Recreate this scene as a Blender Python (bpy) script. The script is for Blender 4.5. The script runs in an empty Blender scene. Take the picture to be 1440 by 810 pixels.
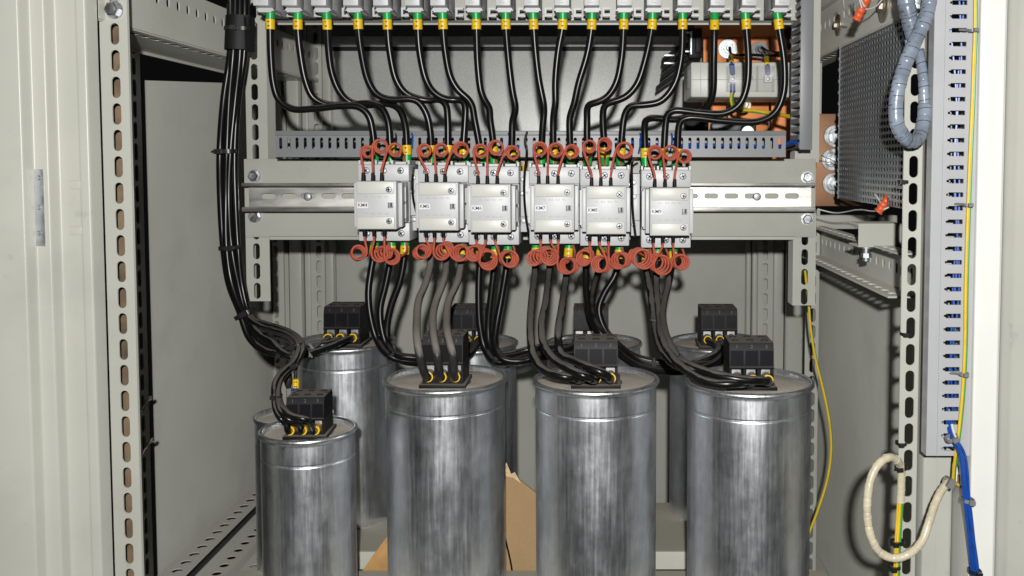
import bpy, bmesh, math, random
from mathutils import Vector, Matrix, geometry
random.seed(7)
SC = bpy.context.scene
COL = SC.collection
# ------------------------------------------------------------------ camera
F, CX, CY = 1350.0, 845.0, 303.0
T = math.atan(0.056)
CAMZ = 1.0
ct, st = math.cos(T), math.sin(T)
def W(px, py, D):
    """world point seen at photo pixel (1440x810) standing D metres into the cabinet"""
    a = (px - CX) / F; b = (CY - py) / F
    y = ct + b * st; z = -st + b * ct
    s = D / y
    return Vector((a * s, D, z * s + CAMZ))
def X(px, D, py=400): return W(px, py, D).x
def Z(py, D): return W(800, py, D).z
def S(D): return D / F            # metres per photo pixel

cam = bpy.data.cameras.new('camera')
co = bpy.data.objects.new('camera', cam); COL.objects.link(co)
co.location = (0, 0, CAMZ); co.rotation_euler = (math.pi / 2 - T, 0, 0)
cam.sensor_width = 36; cam.lens = F / 1440 * 36
cam.shift_x = (720 - CX) / 1440; cam.shift_y = (CY - 405) / 1440
cam.clip_start = 0.02; cam.clip_end = 50
SC.camera = co

# ------------------------------------------------------------------ materials
MATS = {}
def pm(name, col, rough=0.5, metal=0.0, var=0.08, vs=30, bump=0.0, bs=300, dust=0.0, dcol=(.17, .14, .11),
       rvar=0.0, stretch=None, spec=0.5, speck=0.0, trans=0.0, coat=0.0, dustlow=0.15, smudge=0.0, drough=0.0):
    m = bpy.data.materials.new(name); m.use_nodes = True
    nt = m.node_tree; N = nt.nodes; L = nt.links
    b = N['Principled BSDF']
    b.inputs['Metallic'].default_value = metal
    b.inputs['Specular IOR Level'].default_value = spec
    if coat: b.inputs['Coat Weight'].default_value = coat
    geo = N.new('ShaderNodeNewGeometry')
    vec = geo.outputs['Position']
    if stretch:
        mp = N.new('ShaderNodeMapping'); mp.inputs['Scale'].default_value = stretch
        L.new(vec, mp.inputs['Vector']); svec = mp.outputs[0]
    else: svec = vec
    nz = N.new('ShaderNodeTexNoise'); nz.inputs['Scale'].default_value = vs; nz.inputs['Detail'].default_value = 5
    L.new(svec, nz.inputs['Vector'])
    mr = N.new('ShaderNodeMapRange'); mr.inputs[1].default_value = .25; mr.inputs[2].default_value = .75
    mr.inputs[3].default_value = 1 - var; mr.inputs[4].default_value = 1 + var
    L.new(nz.outputs[0], mr.inputs[0])
    mul = N.new('ShaderNodeVectorMath'); mul.operation = 'SCALE'; mul.inputs[0].default_value = col
    L.new(mr.outputs[0], mul.inputs['Scale'])
    cout = mul.outputs[0]
    b.inputs['Diffuse Roughness'].default_value = drough
    if smudge:
        for sc_, lo_, hi_, am in ((34, .66, .78, smudge), (7, .52, .72, smudge * .45), (150, .70, .80, smudge * 1.2)):
            sn = N.new('ShaderNodeTexNoise'); sn.inputs['Scale'].default_value = sc_; sn.inputs['Detail'].default_value = 6; sn.inputs['Roughness'].default_value = .62
            L.new(vec, sn.inputs['Vector'])
            s1 = N.new('ShaderNodeMapRange'); s1.inputs[1].default_value = lo_; s1.inputs[2].default_value = hi_; s1.inputs[3].default_value = 1; s1.inputs[4].default_value = 1 - am
            L.new(sn.outputs[0], s1.inputs[0])
            s2 = N.new('ShaderNodeVectorMath'); s2.operation = 'SCALE'; L.new(cout, s2.inputs[0]); L.new(s1.outputs[0], s2.inputs['Scale']); cout = s2.outputs[0]
    if speck:
        vo = N.new('ShaderNodeTexNoise'); vo.inputs['Scale'].default_value = 800; vo.inputs['Detail'].default_value = 1
        L.new(vec, vo.inputs['Vector'])
        sr = N.new('ShaderNodeMapRange'); sr.inputs[1].default_value = .3; sr.inputs[2].default_value = .72
        sr.inputs[3].default_value = 1 - speck; sr.inputs[4].default_value = 1 + speck
        L.new(vo.outputs[0], sr.inputs[0])
        m2 = N.new('ShaderNodeVectorMath'); m2.operation = 'SCALE'
        L.new(cout, m2.inputs[0]); L.new(sr.outputs[0], m2.inputs['Scale']); cout = m2.outputs[0]
    rin = None
    if rvar:
        rr = N.new('ShaderNodeMapRange'); rr.inputs[1].default_value = .3; rr.inputs[2].default_value = .7
        rr.inputs[3].default_value = max(.03, rough - rvar); rr.inputs[4].default_value = min(1, rough + rvar)
        L.new(nz.outputs[0], rr.inputs[0]); rin = rr.outputs[0]
    if dust:
        sx = N.new('ShaderNodeSeparateXYZ'); L.new(geo.outputs['Normal'], sx.inputs[0])
        n2 = N.new('ShaderNodeTexNoise'); n2.inputs['Scale'].default_value = 55; n2.inputs['Detail'].default_value = 4
        L.new(vec, n2.inputs['Vector'])
        ad = N.new('ShaderNodeMath'); ad.operation = 'MULTIPLY_ADD'
        L.new(n2.outputs[0], ad.inputs[0]); ad.inputs[1].default_value = .9; L.new(sx.outputs[2], ad.inputs[2])
        dr = N.new('ShaderNodeMapRange'); dr.inputs[1].default_value = dustlow; dr.inputs[2].default_value = 1.15
        dr.inputs[3].default_value = 0; dr.inputs[4].default_value = dust
        L.new(ad.outputs[0], dr.inputs[0])
        mx = N.new('ShaderNodeMix'); mx.data_type = 'RGBA'
        L.new(dr.outputs[0], mx.inputs[0]); L.new(cout, mx.inputs[6]); mx.inputs[7].default_value = (*dcol, 1)
        cout = mx.outputs[2]
        rm = N.new('ShaderNodeMapRange'); rm.inputs[3].default_value = rough; rm.inputs[4].default_value = .9
        L.new(dr.outputs[0], rm.inputs[0]); rin = rm.outputs[0]
        if metal:
            mm = N.new('ShaderNodeMath'); mm.operation = 'SUBTRACT'; mm.inputs[0].default_value = metal
            mm.use_clamp = True
            L.new(dr.outputs[0], mm.inputs[1]); L.new(mm.outputs[0], b.inputs['Metallic'])
    L.new(cout, b.inputs['Base Color'])
    if rin: L.new(rin, b.inputs['Roughness'])
    else: b.inputs['Roughness'].default_value = rough
    if bump:
        nb = N.new('ShaderNodeTexNoise'); nb.inputs['Scale'].default_value = bs; nb.inputs['Detail'].default_value = 3
        L.new(svec if stretch else vec, nb.inputs['Vector'])
        bp = N.new('ShaderNodeBump'); bp.inputs['Strength'].default_value = bump; bp.inputs['Distance'].default_value = .0008
        L.new(nb.outputs[0], bp.inputs['Height']); L.new(bp.outputs[0], b.inputs['Normal'])
    if trans:
        b.inputs['Transmission Weight'].default_value = trans
    MATS[name] = m
    return m

PAINT = pm('cabinet paint', (.46, .462, .412), .38, smudge=.22, drough=.4, var=.05, vs=9, bump=.10, bs=500, dust=.35, dcol=(.25, .22, .17), dustlow=.6)
PAINTB = pm('cabinet back paint', (.46, .462, .412), .55, smudge=.26, drough=.6, var=.07, vs=6, bump=.08, bs=500)
GALV = pm('galvanised sheet', (.58, .585, .56), .46, metal=.25, var=.07, vs=10, bump=.10, bs=1100, speck=.13)
ZINC = pm('zinc steel', (.50, .52, .53), .40, metal=1, var=.18, vs=120, bump=.08, bs=300, rvar=.12)
RAILZ = pm('zinc rail', (.72, .71, .67), .36, metal=.9, var=.14, vs=60, bump=.08, bs=300, rvar=.1, stretch=(.25, 1, 1))
BLACKC = pm('black cable', (.006, .006, .006), .27, var=.25, vs=60, dust=.85, dcol=(.10, .092, .083), dustlow=1.05, spec=.30)
BLACKCL = pm('clean black cable', (.005, .005, .006), .30, var=.2, vs=60, dust=.4, dcol=(.09, .08, .065), dustlow=.95, spec=.22)
DUSTC = pm('dusty cable', (.022, .0215, .021), .40, var=.6, vs=16, dust=.9, dcol=(.21, .19, .165), dustlow=.52, spec=.35)
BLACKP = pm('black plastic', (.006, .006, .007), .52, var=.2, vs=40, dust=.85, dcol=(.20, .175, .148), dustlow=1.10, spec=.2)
BLACKG = pm('black window', (.008, .008, .010), .22, var=.2, vs=40)
TIE = pm('tie plastic', (.014, .014, .014), .35, var=.2)
GREYTIE = pm('grey tie', (.18, .18, .18), .4)
SCREWM = pm('screw steel', (.38, .40, .42), .5, metal=.85, var=.3, vs=200)
RED = pm('red silicone', (.44, .076, .038), .55, var=.22, vs=160, bump=.5, bs=1500, dust=.45, dcol=(.32, .15, .11), dustlow=.6)
ORANGE = pm('orange plastic', (.62, .10, .03), .35, var=.2, vs=120)
GREEN = pm('green sleeve', (.010, .36, .07), .35, var=.15, vs=100)
YEL = pm('yellow marker', (.80, .50, .01), .4, var=.1, vs=100)
YGW = pm('yellow wire', (.75, .48, .02), .4, var=.1, vs=100)
GRW = pm('green wire', (.05, .28, .04), .4, var=.1, vs=100)
BLUE = pm('blue wire', (.006, .060, .32), .30, var=.2, vs=200)
WHITEW = pm('white wire', (.6, .6, .58), .4)
PLAS = pm('light grey plastic', (.53, .538, .54), .42, var=.04, vs=40, bump=.06, bs=900, dust=.5, dcol=(.3, .26, .22), dustlow=.75)
PLASC = pm('cream grey plastic', (.60, .60, .55), .40, var=.04, vs=40, bump=.05, bs=900)
PLASD = pm('shade grey plastic', (.30, .31, .325), .45, var=.06)
DUCT = pm('duct plastic', (.20, .205, .215), .42, var=.06, vs=30, bump=.06, bs=700, dust=.4, dcol=(.25, .22, .19), dustlow=.7)
DUCTL = pm('light duct plastic', (.40, .408, .418), .42, var=.05, vs=30, bump=.06, bs=700)
COPPER = pm('copper', (.90, .31, .095), .55, metal=.25, var=.20, smudge=.25, vs=22, rvar=.1, stretch=(1, 1, .3), bump=.08, bs=300)
COPPERD = pm('aged copper', (.30, .155, .08), .55, metal=.35, var=.2, vs=30, speck=.15)
STICK = pm('white label', (.74, .74, .73), .5, var=.03)
INK = pm('ink', (.03, .03, .035), .6, var=.1)
INKG = pm('grey print', (.36, .37, .38), .6, var=.1)
INKD = pm('grey emboss', (.10, .10, .10), .6, var=.1)
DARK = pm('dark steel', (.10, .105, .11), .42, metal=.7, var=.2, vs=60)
MESHM = pm('perforated steel', (.17, .18, .19), .45, metal=.35, var=.2, vs=20, bump=.05, bs=300)
CARD = pm('cardboard', (.36, .235, .115), .8, var=.16, vs=16, bump=.35, bs=160, stretch=(1, 1, .35), smudge=.25, speck=.06)
SPIRAL = pm('spiral wrap', (.20, .235, .295), .25, var=.45, vs=45, spec=.6, coat=.4)
SPIRALC = pm('cream spiral wrap', (.56, .50, .36), .35, var=.2, vs=90, coat=.2)
CLEAR = pm('clear cover', (.70, .70, .66), .25, var=.02)
CLEAR.node_tree.nodes['Principled BSDF'].inputs['Alpha'].default_value = .12
WASH = pm('worn washer', (.42, .37, .29), .38, metal=.8, var=.3, vs=90)
CREAM = pm('shelf paint', (.50, .50, .43), .5, var=.08, vs=25, dust=.6, dcol=(.30, .26, .20), dustlow=.75)
TERM = pm('terminal metal', (.70, .71, .70), .3, metal=.85, var=.2, vs=150)
LUG = pm('brown lug', (.35, .17, .08), .5, metal=.2, var=.3, vs=150)
DUSTLID = pm('dusty aluminium lid', (.53, .475, .41), .8, metal=0, var=.18, vs=45, speck=.14, bump=.12, bs=600)

def alu(name, seed):
    m = bpy.data.materials.new(name); m.use_nodes = True
    nt = m.node_tree; N = nt.nodes; L = nt.links; b = N['Principled BSDF']
    b.inputs['Metallic'].default_value = .97
    geo = N.new('ShaderNodeNewGeometry')
    off = N.new('ShaderNodeVectorMath'); off.operation = 'ADD'; off.inputs[1].default_value = (seed * 3.1, seed * 1.7, seed * .9)
    L.new(geo.outputs['Position'], off.inputs[0])
    def noise(sc, scale, det=5, rough=.55):
        mp = N.new('ShaderNodeMapping'); mp.inputs['Scale'].default_value = sc
        L.new(off.outputs[0], mp.inputs['Vector'])
        n = N.new('ShaderNodeTexNoise'); n.inputs['Scale'].default_value = scale
        n.inputs['Detail'].default_value = det; n.inputs['Roughness'].default_value = rough
        L.new(mp.outputs[0], n.inputs['Vector']); return n.outputs[0]
    streak = noise((1, 1, .045), 330)
    blot = noise((1, 1, .6), 30, 7, .66)
    fine = noise((1, 1, .13), 900, 3)
    def mp(v, a, b_, c, d):
        r = N.new('ShaderNodeMapRange'); L.new(v, r.inputs[0])
        for i, q in enumerate((a, b_, c, d)): r.inputs[i + 1].default_value = q
        return r.outputs[0]
    def math2(op, a, b_):
        q = N.new('ShaderNodeMath'); q.operation = op
        for i, v in enumerate((a, b_)):
            if isinstance(v, (int, float)): q.inputs[i].default_value = v
            else: L.new(v, q.inputs[i])
        return q.outputs[0]
    mott = noise((1, 1, .7), 95, 4, .6)
    scr = noise((1, 1, .012), 800, 2, .5)
    big = noise((1, 1, .55), 13, 3, .5)
    bl2 = math2('ADD', math2('MULTIPLY', blot, .62), math2('MULTIPLY', mott, .38))
    bl2 = math2('ADD', math2('MULTIPLY', bl2, .7), math2('MULTIPLY', big, .3))
    mixv = math2('ADD', mp(streak, .3, .7, -.045, .045), mp(bl2, .34, .66, .60, .96))
    mixv = math2('ADD', mixv, mp(scr, .62, .74, 0, .10))
    cr = N.new('ShaderNodeCombineColor')
    L.new(math2('MULTIPLY', mixv, .965), cr.inputs[0]); L.new(mixv, cr.inputs[1]); L.new(math2('MULTIPLY', mixv, 1.035), cr.inputs[2])
    L.new(cr.outputs[0], b.inputs['Base Color'])
    rg = math2('ADD', mp(bl2, .36, .64, .30, .42), mp(streak, .3, .7, -.05, .05))
    L.new(rg, b.inputs['Roughness'])
    h = math2('ADD', math2('MULTIPLY', streak, .30), math2('MULTIPLY', fine, .30))
    h = math2('ADD', h, math2('MULTIPLY', blot, .9)); h = math2('ADD', h, math2('MULTIPLY', mott, .35))
    bp = N.new('ShaderNodeBump'); bp.inputs['Strength'].default_value = .30; bp.inputs['Distance'].default_value = .0006
    L.new(h, bp.inputs['Height']); L.new(bp.outputs[0], b.inputs['Normal'])
    return m
ALU = [alu('brushed aluminium %d' % i, i * 1.37 + .4) for i in range(3)]

# ------------------------------------------------------------------ mesh helper
class MB:
    def __init__(s): s.bm = bmesh.new()
    def box(s, x0, x1, y0, y1, z0, z1, bev=0.0, seg=2):
        v = [s.bm.verts.new((x, y, z)) for x in (x0, x1) for y in (y0, y1) for z in (z0, z1)]
        fs = []
        for q in ((0, 1, 3, 2), (4, 6, 7, 5), (0, 4, 5, 1), (2, 3, 7, 6), (0, 2, 6, 4), (1, 5, 7, 3)):
            fs.append(s.bm.faces.new([v[i] for i in q]))
        if bev:
            es = list({e for f in fs for e in f.edges})
            bmesh.ops.bevel(s.bm, geom=es, offset=bev, segments=seg, affect='EDGES', profile=.5)
        return s
    def pbox(s, px0, px1, py0, py1, D0, D1, bev=0.0):
        """frontal box whose FRONT face is seen at those pixels"""
        a = W(px0, py1, D0); b = W(px1, py0, D0)
        return s.box(a.x, b.x, D0, D1, a.z, b.z, bev)
    def prism(s, pts, vec, close=True):
        """pts: list of 3D points (planar), extruded along vec"""
        vec = Vector(vec)
        a = [s.bm.verts.new(p) for p in pts]; b = [s.bm.verts.new(Vector(p) + vec) for p in pts]
        n = len(pts)
        for i in range(n):
            j = (i + 1) % n
            s.bm.faces.new((a[i], a[j], b[j], b[i]))
        s.bm.faces.new(list(reversed(a))); s.bm.faces.new(b)
        return s
    def cyl(s, p0, p1, r0, r1=None, seg=16, caps=True, rot=0):
        p0 = Vector(p0); p1 = Vector(p1); r1 = r0 if r1 is None else r1
        d = (p1 - p0).normalized()
        u = d.orthogonal().normalized(); w = d.cross(u)
        A = []; B = []
        for i in range(seg):
            t = 2 * math.pi * i / seg + rot
            e = u * math.cos(t) + w * math.sin(t)
            A.append(s.bm.verts.new(p0 + e * r0)); B.append(s.bm.verts.new(p1 + e * r1))
        for i in range(seg):
            j = (i + 1) % seg
            s.bm.faces.new((A[i], A[j], B[j], B[i]))
        if caps: s.bm.faces.new(list(reversed(A))); s.bm.faces.new(B)
        return s
    def lathe(s, prof, c, seg=64, arc=None):
        c = Vector(c); rings = []
        for r, z in prof:
            if r < 1e-6: rings.append([s.bm.verts.new(c + Vector((0, 0, z)))])
            else: rings.append([s.bm.verts.new(c + Vector((r * math.cos(2 * math.pi * i / seg), r * math.sin(2 * math.pi * i / seg), z))) for i in range(seg)])
        for a, b in zip(rings, rings[1:]):
            for i in range(seg):
                j = (i + 1) % seg
                if len(a) == 1: s.bm.faces.new((a[0], b[j], b[i]))
                elif len(b) == 1: s.bm.faces.new((a[i], a[j], b[0]))
                else: s.bm.faces.new((a[i], a[j], b[j], b[i]))
        return s
    def tube(s, pts, r, seg=10, caps=True, rfun=None):
        pts = [Vector(p) for p in pts]; n = len(pts)
        tang = []
        for i in range(n):
            t = pts[min(i + 1, n - 1)] - pts[max(i - 1, 0)]
            tang.append(t.normalized() if t.length > 1e-9 else Vector((0, 0, 1)))
        u = tang[0].orthogonal().normalized(); rings = []
        for i in range(n):
            t = tang[i]
            u = (u - t * u.dot(t))
            if u.length < 1e-6: u = t.orthogonal()
            u.normalize(); w = t.cross(u)
            rr = r if rfun is None else rfun(i / (n - 1)) * r
            rings.append([s.bm.verts.new(pts[i] + (u * math.cos(2 * math.pi * k / seg) + w * math.sin(2 * math.pi * k / seg)) * rr) for k in range(seg)])
        for a, b in zip(rings, rings[1:]):
            for k in range(seg):
                j = (k + 1) % seg
                s.bm.faces.new((a[k], a[j], b[j], b[k]))
        if caps: s.bm.faces.new(list(reversed(rings[0]))); s.bm.faces.new(rings[-1])
        return s
    def plate(s, O, U, V, w, cells, th):
        """flat plate made of cells along V: (v0, v1, holes) with holes = list of 2D outlines; thickness th along UxV"""
        O = Vector(O); U = Vector(U); V = Vector(V); Nn = U.cross(V).normalized()
        b2 = bmesh.new()
        for u0, u1, v0, v1, hole in cells:
            rect = [Vector((u0, v0, 0)), Vector((u1, v0, 0)), Vector((u1, v1, 0)), Vector((u0, v1, 0))]
            loops = [rect] + ([[Vector((p[0], p[1], 0)) for p in hole]] if hole else [])
            if hole: tris = geometry.tessellate_polygon(loops)
            else: tris = [(0, 1, 2, 3)]
            allp = [p for l in loops for p in l]
            vs = [b2.verts.new(O + U * p.x + V * p.y) for p in allp]
            for t in tris:
                try: b2.faces.new([vs[i] for i in t])
                except ValueError: pass
        bmesh.ops.remove_doubles(b2, verts=b2.verts, dist=1e-6)
        bmesh.ops.recalc_face_normals(b2, faces=b2.faces)
        r = bmesh.ops.extrude_face_region(b2, geom=list(b2.faces))
        nv = [g for g in r['geom'] if isinstance(g, bmesh.types.BMVert)]
        bmesh.ops.translate(b2, verts=nv, vec=Nn * th)
        bmesh.ops.recalc_face_normals(b2, faces=b2.faces)
        me = bpy.data.meshes.new('t'); b2.to_mesh(me); b2.free()
        s.bm.from_mesh(me); bpy.data.meshes.remove(me)
        return s
    def strip(s, O, U, V, w, L, th, slots):
        """strip w wide along U, L long along V, one column of slots (uc, vc, su, sv)"""
        sl = sorted([q for q in slots if q[1] - q[3] / 2 > .001 and q[1] + q[3] / 2 < L - .001], key=lambda q: q[1])
        cells = []; v = 0.0
        for i, q in enumerate(sl):
            nxt = (q[1] + sl[i + 1][1]) / 2 if i + 1 < len(sl) else L
            cells.append((0, w, v, nxt, stadium(*q))); v = nxt
        if not sl: cells = [(0, w, 0, L, None)]
        return s.plate(O, U, V, w, cells, th)
    def build(s, name, mat, parent=None, smooth=35):
        bm = s.bm
        bmesh.ops.recalc_face_normals(bm, faces=bm.faces)
        me = bpy.data.meshes.new(name); 
        xs = [v.co for v in bm.verts]
        lo = Vector((min(c.x for c in xs), min(c.y for c in xs), min(c.z for c in xs)))
        hi = Vector((max(c.x for c in xs), max(c.y for c in xs), max(c.z for c in xs)))
        o = Vector(((lo.x + hi.x) / 2, (lo.y + hi.y) / 2, lo.z))
        bmesh.ops.translate(bm, verts=bm.verts, vec=-o)
        bm.to_mesh(me); bm.free()
        if smooth:
            me.polygons.foreach_set('use_smooth', [True] * len(me.polygons))
            me.set_sharp_from_angle(angle=math.radians(smooth))
        me.materials.append(mat)
        ob = bpy.data.objects.new(name, me); COL.objects.link(ob)
        WL[ob] = o
        if parent:
            ob.parent = parent; ob.location = o - WL[parent]
        else: ob.location = o
        return ob
WL = {}
def thing(name, label, cat, loc, group=None):
    o = bpy.data.objects.new(name, None); COL.objects.link(o)
    o.empty_display_size = .02
    o.location = loc; WL[o] = Vector(loc)
    return tag(o, label, cat, group)
def tag(o, label, cat=None, group=None):
    o['label'] = label
    if cat: o['category'] = cat
    if group: o['group'] = group
    return o
def stadium(uc, vc, su, sv, n=5):
    r = min(su, sv) / 2; p = []
    cs = [(uc + (su / 2 - r) * a, vc + (sv / 2 - r) * b, k) for a, b, k in ((1, 1, 0), (-1, 1, 1), (-1, -1, 2), (1, -1, 3))]
    for cx, cy, k in cs:
        for i in range(n):
            t = math.pi / 2 * (k + i / (n - 1))
            q = (cx + r * math.cos(t), cy + r * math.sin(t))
            if not p or (abs(p[-1][0] - q[0]) + abs(p[-1][1] - q[1])) > 1e-7: p.append(q)
    if abs(p[0][0] - p[-1][0]) + abs(p[0][1] - p[-1][1]) < 1e-7: p.pop()
    return p
def spline(P, step=.003):
    P = [Vector(p) for p in P]
    if len(P) < 3: return P
    Q = [P[0] * 2 - P[1]] + P + [P[-1] * 2 - P[-2]]
    out = []
    for i in range(1, len(Q) - 2):
        p0, p1, p2, p3 = Q[i - 1:i + 3]
        n = max(2, int((p2 - p1).length / step))
        # centripetal parameters
        t0 = 0; t1 = t0 + max(1e-5, (p1 - p0).length) ** .5; t2 = t1 + max(1e-5, (p2 - p1).length) ** .5; t3 = t2 + max(1e-5, (p3 - p2).length) ** .5
        for k in range(n):
            t = t1 + (t2 - t1) * k / n
            a1 = p0 * ((t1 - t) / (t1 - t0)) + p1 * ((t - t0) / (t1 - t0))
            a2 = p1 * ((t2 - t) / (t2 - t1)) + p2 * ((t - t1) / (t2 - t1))
            a3 = p2 * ((t3 - t) / (t3 - t2)) + p3 * ((t - t2) / (t3 - t2))
            b1 = a1 * ((t2 - t) / (t2 - t0)) + a2 * ((t - t0) / (t2 - t0))
            b2 = a2 * ((t3 - t) / (t3 - t1)) + a3 * ((t - t1) / (t3 - t1))
            out.append(b1 * ((t2 - t) / (t2 - t1)) + b2 * ((t - t1) / (t2 - t1)))
    out.append(P[-1])
    return out
def path(pts, D0=None, step=.003, smooth=2):
    """pixel path -> smooth world polyline; pts (px,py[,D]); missing D interpolated"""
    n = len(pts); Ds = [p[2] if len(p) > 2 else None for p in pts]
    if Ds[0] is None: Ds[0] = D0
    last = 0
    for i in range(1, n):
        if Ds[i] is not None:
            for k in range(last + 1, i): Ds[k] = Ds[last] + (Ds[i] - Ds[last]) * (k - last) / (i - last)
            last = i
    for k in range(last + 1, n): Ds[k] = Ds[last]
    q = spline([W(p[0], p[1], d) for p, d in zip(pts, Ds)], step)
    for _ in range(smooth):
        q = [q[0]] + [(q[i - 1] + q[i] * 2 + q[i + 1]) / 4 for i in range(1, len(q) - 1)] + [q[-1]]
    return q
def text_mb(txt, size, loc, rot=0.0, align='CENTER', mb=None, bold=0.0, tilt=None):
    """flat lettering facing the camera side (-Y), centred at loc"""
    cu = bpy.data.curves.new('t', 'FONT'); cu.body = txt; cu.size = size
    cu.align_x = align; cu.align_y = 'CENTER'; cu.resolution_u = 2; cu.offset = bold
    ob = bpy.data.objects.new('t', cu); COL.objects.link(ob)
    dg = bpy.context.evaluated_depsgraph_get(); dg.update()
    me = bpy.data.meshes.new_from_object(ob.evaluated_get(dg), depsgraph=dg)
    bpy.data.objects.remove(ob); bpy.data.curves.remove(cu)
    mb = mb or MB()
    c, s_ = math.cos(rot), math.sin(rot); loc = Vector(loc)
    n0 = len(mb.bm.verts)
    mb.bm.from_mesh(me); bpy.data.meshes.remove(me)
    mb.bm.verts.ensure_lookup_table()
    for v in mb.bm.verts[n0:]:
        x, y = v.co.x, v.co.y
        x, y = x * c - y * s_, x * s_ + y * c
        v.co = loc + Vector((x, 0, y)) if tilt is None else loc + Vector((x, y * tilt[0], y * tilt[1]))
    return mb
def screw(mb, x, y, z, r, h=.0012):
    """pan-head cross screw facing -Y: head with a real cross recess"""
    w = r * .16; k = r * .72
    mb.cyl((x, y, z), (x, y - h * .35, z), r, r * .98, 18, caps=False)
    mb.cyl((x, y - h * .35, z), (x, y - h * .8, z), r * .98, r * .78, 18, caps=False)
    mb.cyl((x, y - h * .8, z), (x, y - h, z), r * .78, r * .3, 18)
def cross(mb, x, y, z, r, h=.0012, rot=.5):
    for a in (rot, rot + math.pi / 2):
        d = Vector((math.cos(a), 0, math.sin(a))) * r * .66; n = Vector((-math.sin(a), 0, math.cos(a))) * r * .17
        c = Vector((x, y - h - .00025, z))
        mb.prism([c - d - n, c + d - n, c + d + n, c - d + n], (0, .0004, 0))
def hexbolt(mb, x, y, z, rw, rh, h=.006, rot=.3):
    mb.cyl((x, y, z), (x, y - .0015, z), rw, rw * .97, 28)
    mb.cyl((x, y - .0015, z), (x, y - h * .85, z), rh, rh, 6, rot=rot)
    mb.cyl((x, y - h * .85, z), (x, y - h, z), rh * .95, rh * .78, 6, rot=rot)

# ================================================================== CABINET
XL, XR, DB = -.560, .360, 1.625            # side walls and back wall
cab = thing('electrical_cabinet', 'open grey painted steel cabinet with slotted posts and rails around all the equipment', 'cabinet', (0, 1.2, CAMZ - .66))
def bx(name, mat, x0, x1, y0, y1, z0, z1, bev=0, parent=cab): return MB().box(x0, x1, y0, y1, z0, z1, bev).build(name, mat, parent)
ZT, ZB = CAMZ + .36, CAMZ - .66
MB().prism([(XL, 1.19, ZB), (XL, DB, ZB), (XL, DB, CAMZ + .130), (XL, 1.19, CAMZ + .100)], (-.002, 0, 0)).build('side_panel', PAINTB, cab)
bx('side_panel', PAINTB, XR, XR + .002, .93, DB, ZB, CAMZ - .115)
bx('floor_panel', PAINT, XL, XR, .86, DB, ZB - .002, ZB)
bx('roof_panel', PAINT, XL, XR, .86, DB, ZT, ZT + .002)
mb = MB()
mb.box(XL, XR, DB, DB + .002, ZB, Z(196, DB))
o = mb.build('back_panel', PAINTB, cab)
# rear galvanised mounting sheet above, in two pieces with a dark joint
xa, xb = X(468, 1.61), X(1075, 1.61)
MB().box(xa, xb, 1.608, 1.611, Z(300, 1.61), Z(70, 1.61), .0006).build('mounting_sheet', GALV, cab)
MB().box(X(452, 1.61), X(1075, 1.61), 1.602, 1.606, Z(66.3, 1.61), Z(52, 1.61), .0006).build('mounting_sheet', GALV, cab)
MB().box(XL, XR, DB + .004, DB + .006, Z(200, DB), Z(60, DB)).build('back_panel', PAINTB, cab)
MB().box(X(455, 1.61), xb, 1.6065, 1.6072, Z(72, 1.61), Z(64, 1.61)).build('joint_shade', BLACKP, cab)  # black strip standing in for the shade in the gap between the sheets

def zslots(zref, pitch, z0, z1, uc, su, sv):
    k0 = math.ceil((z0 - zref) / pitch); r = []
    z = zref + k0 * pitch
    while z < z1: r.append((uc, z - z0, su, sv)); z += pitch
    return r
UX, UY, UZ = Vector((1, 0, 0)), Vector((0, 1, 0)), Vector((0, 0, 1))
def front_strip(mb, x0, x1, D, z0, z1, zref, xc, su=.0085, sv=.0203, pitch=.025, th=.0018):
    mb.strip((x0, D, z0), UX, UZ, x1 - x0, z1 - z0, -th, zslots(zref, pitch, z0, z1, xc - x0, su, sv))
# ---- left front post
mb = MB(); D = .912
x0, x1 = X(152, D), X(189, D)
front_strip(mb, x0, x1, D, ZB, ZT, Z(308.6, D), X(171, D))
mb.box(x0 - .0015, x0, D + .0003, D + .006, ZB, ZT)
mb.box(x1 - .0018, x1, D + .0018, D + .004, ZB, ZT)
x1b = X(186.5, D + .032); xa_ = X(150, D + .032); mb.box(xa_, x1b, D + .034, D + .036, ZB, ZT)
post = mb.build('corner_post', PAINT, cab)
mb = MB(); mb.box(xa_, x1b, D + .026, D + .0335, ZB, ZT)
mb.build('lining_strip', pm('brown lining', (.17, .115, .07), .8, var=.55, vs=38), post)
mb = MB(); p = W(161, 14, D); hexbolt(mb, p.x, p.y, p.z, .0085, .0068, .008)
mb.build('bolt', ZINC, post)
# ---- left inner upright on the side wall (slots face the middle of the cabinet)
mb = MB(); D0, D1 = 1.085, 1.152; xs = -.548
mb.strip((xs, D0, ZB), UY, UZ, D1 - D0, ZT - ZB, -.0018, zslots(Z(273, 1.135), .025, ZB, ZT, 1.1345 - D0, .0085, .0203))
mb.box(xs - .010, xs, D1 - .002, D1, ZB, ZT); mb.box(xs - .010, xs - .0018, D0, D0 + .002, ZB, ZT)
mb.build('upright', PAINT, cab)
# ---- right front post
mb = MB(); D = .89
x0, x1 = X(1268, D), X(1294, D)
front_strip(mb, x0, x1, D, ZB, ZT, Z(234.5, D), X(1282, D), pitch=.0251)
rpost = mb.build('corner_post', PAINT, cab)
mb = MB(); p = W(1296, 4, D - .001); mb.box(p.x - .010, p.x + .006, D - .004, D - .0005, p.z - .006, p.z + .02, .0015)
screw(mb, p.x - .002, D - .004, p.z + .004, .006); mb.build('plate_washer', ZINC, rpost)
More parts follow.
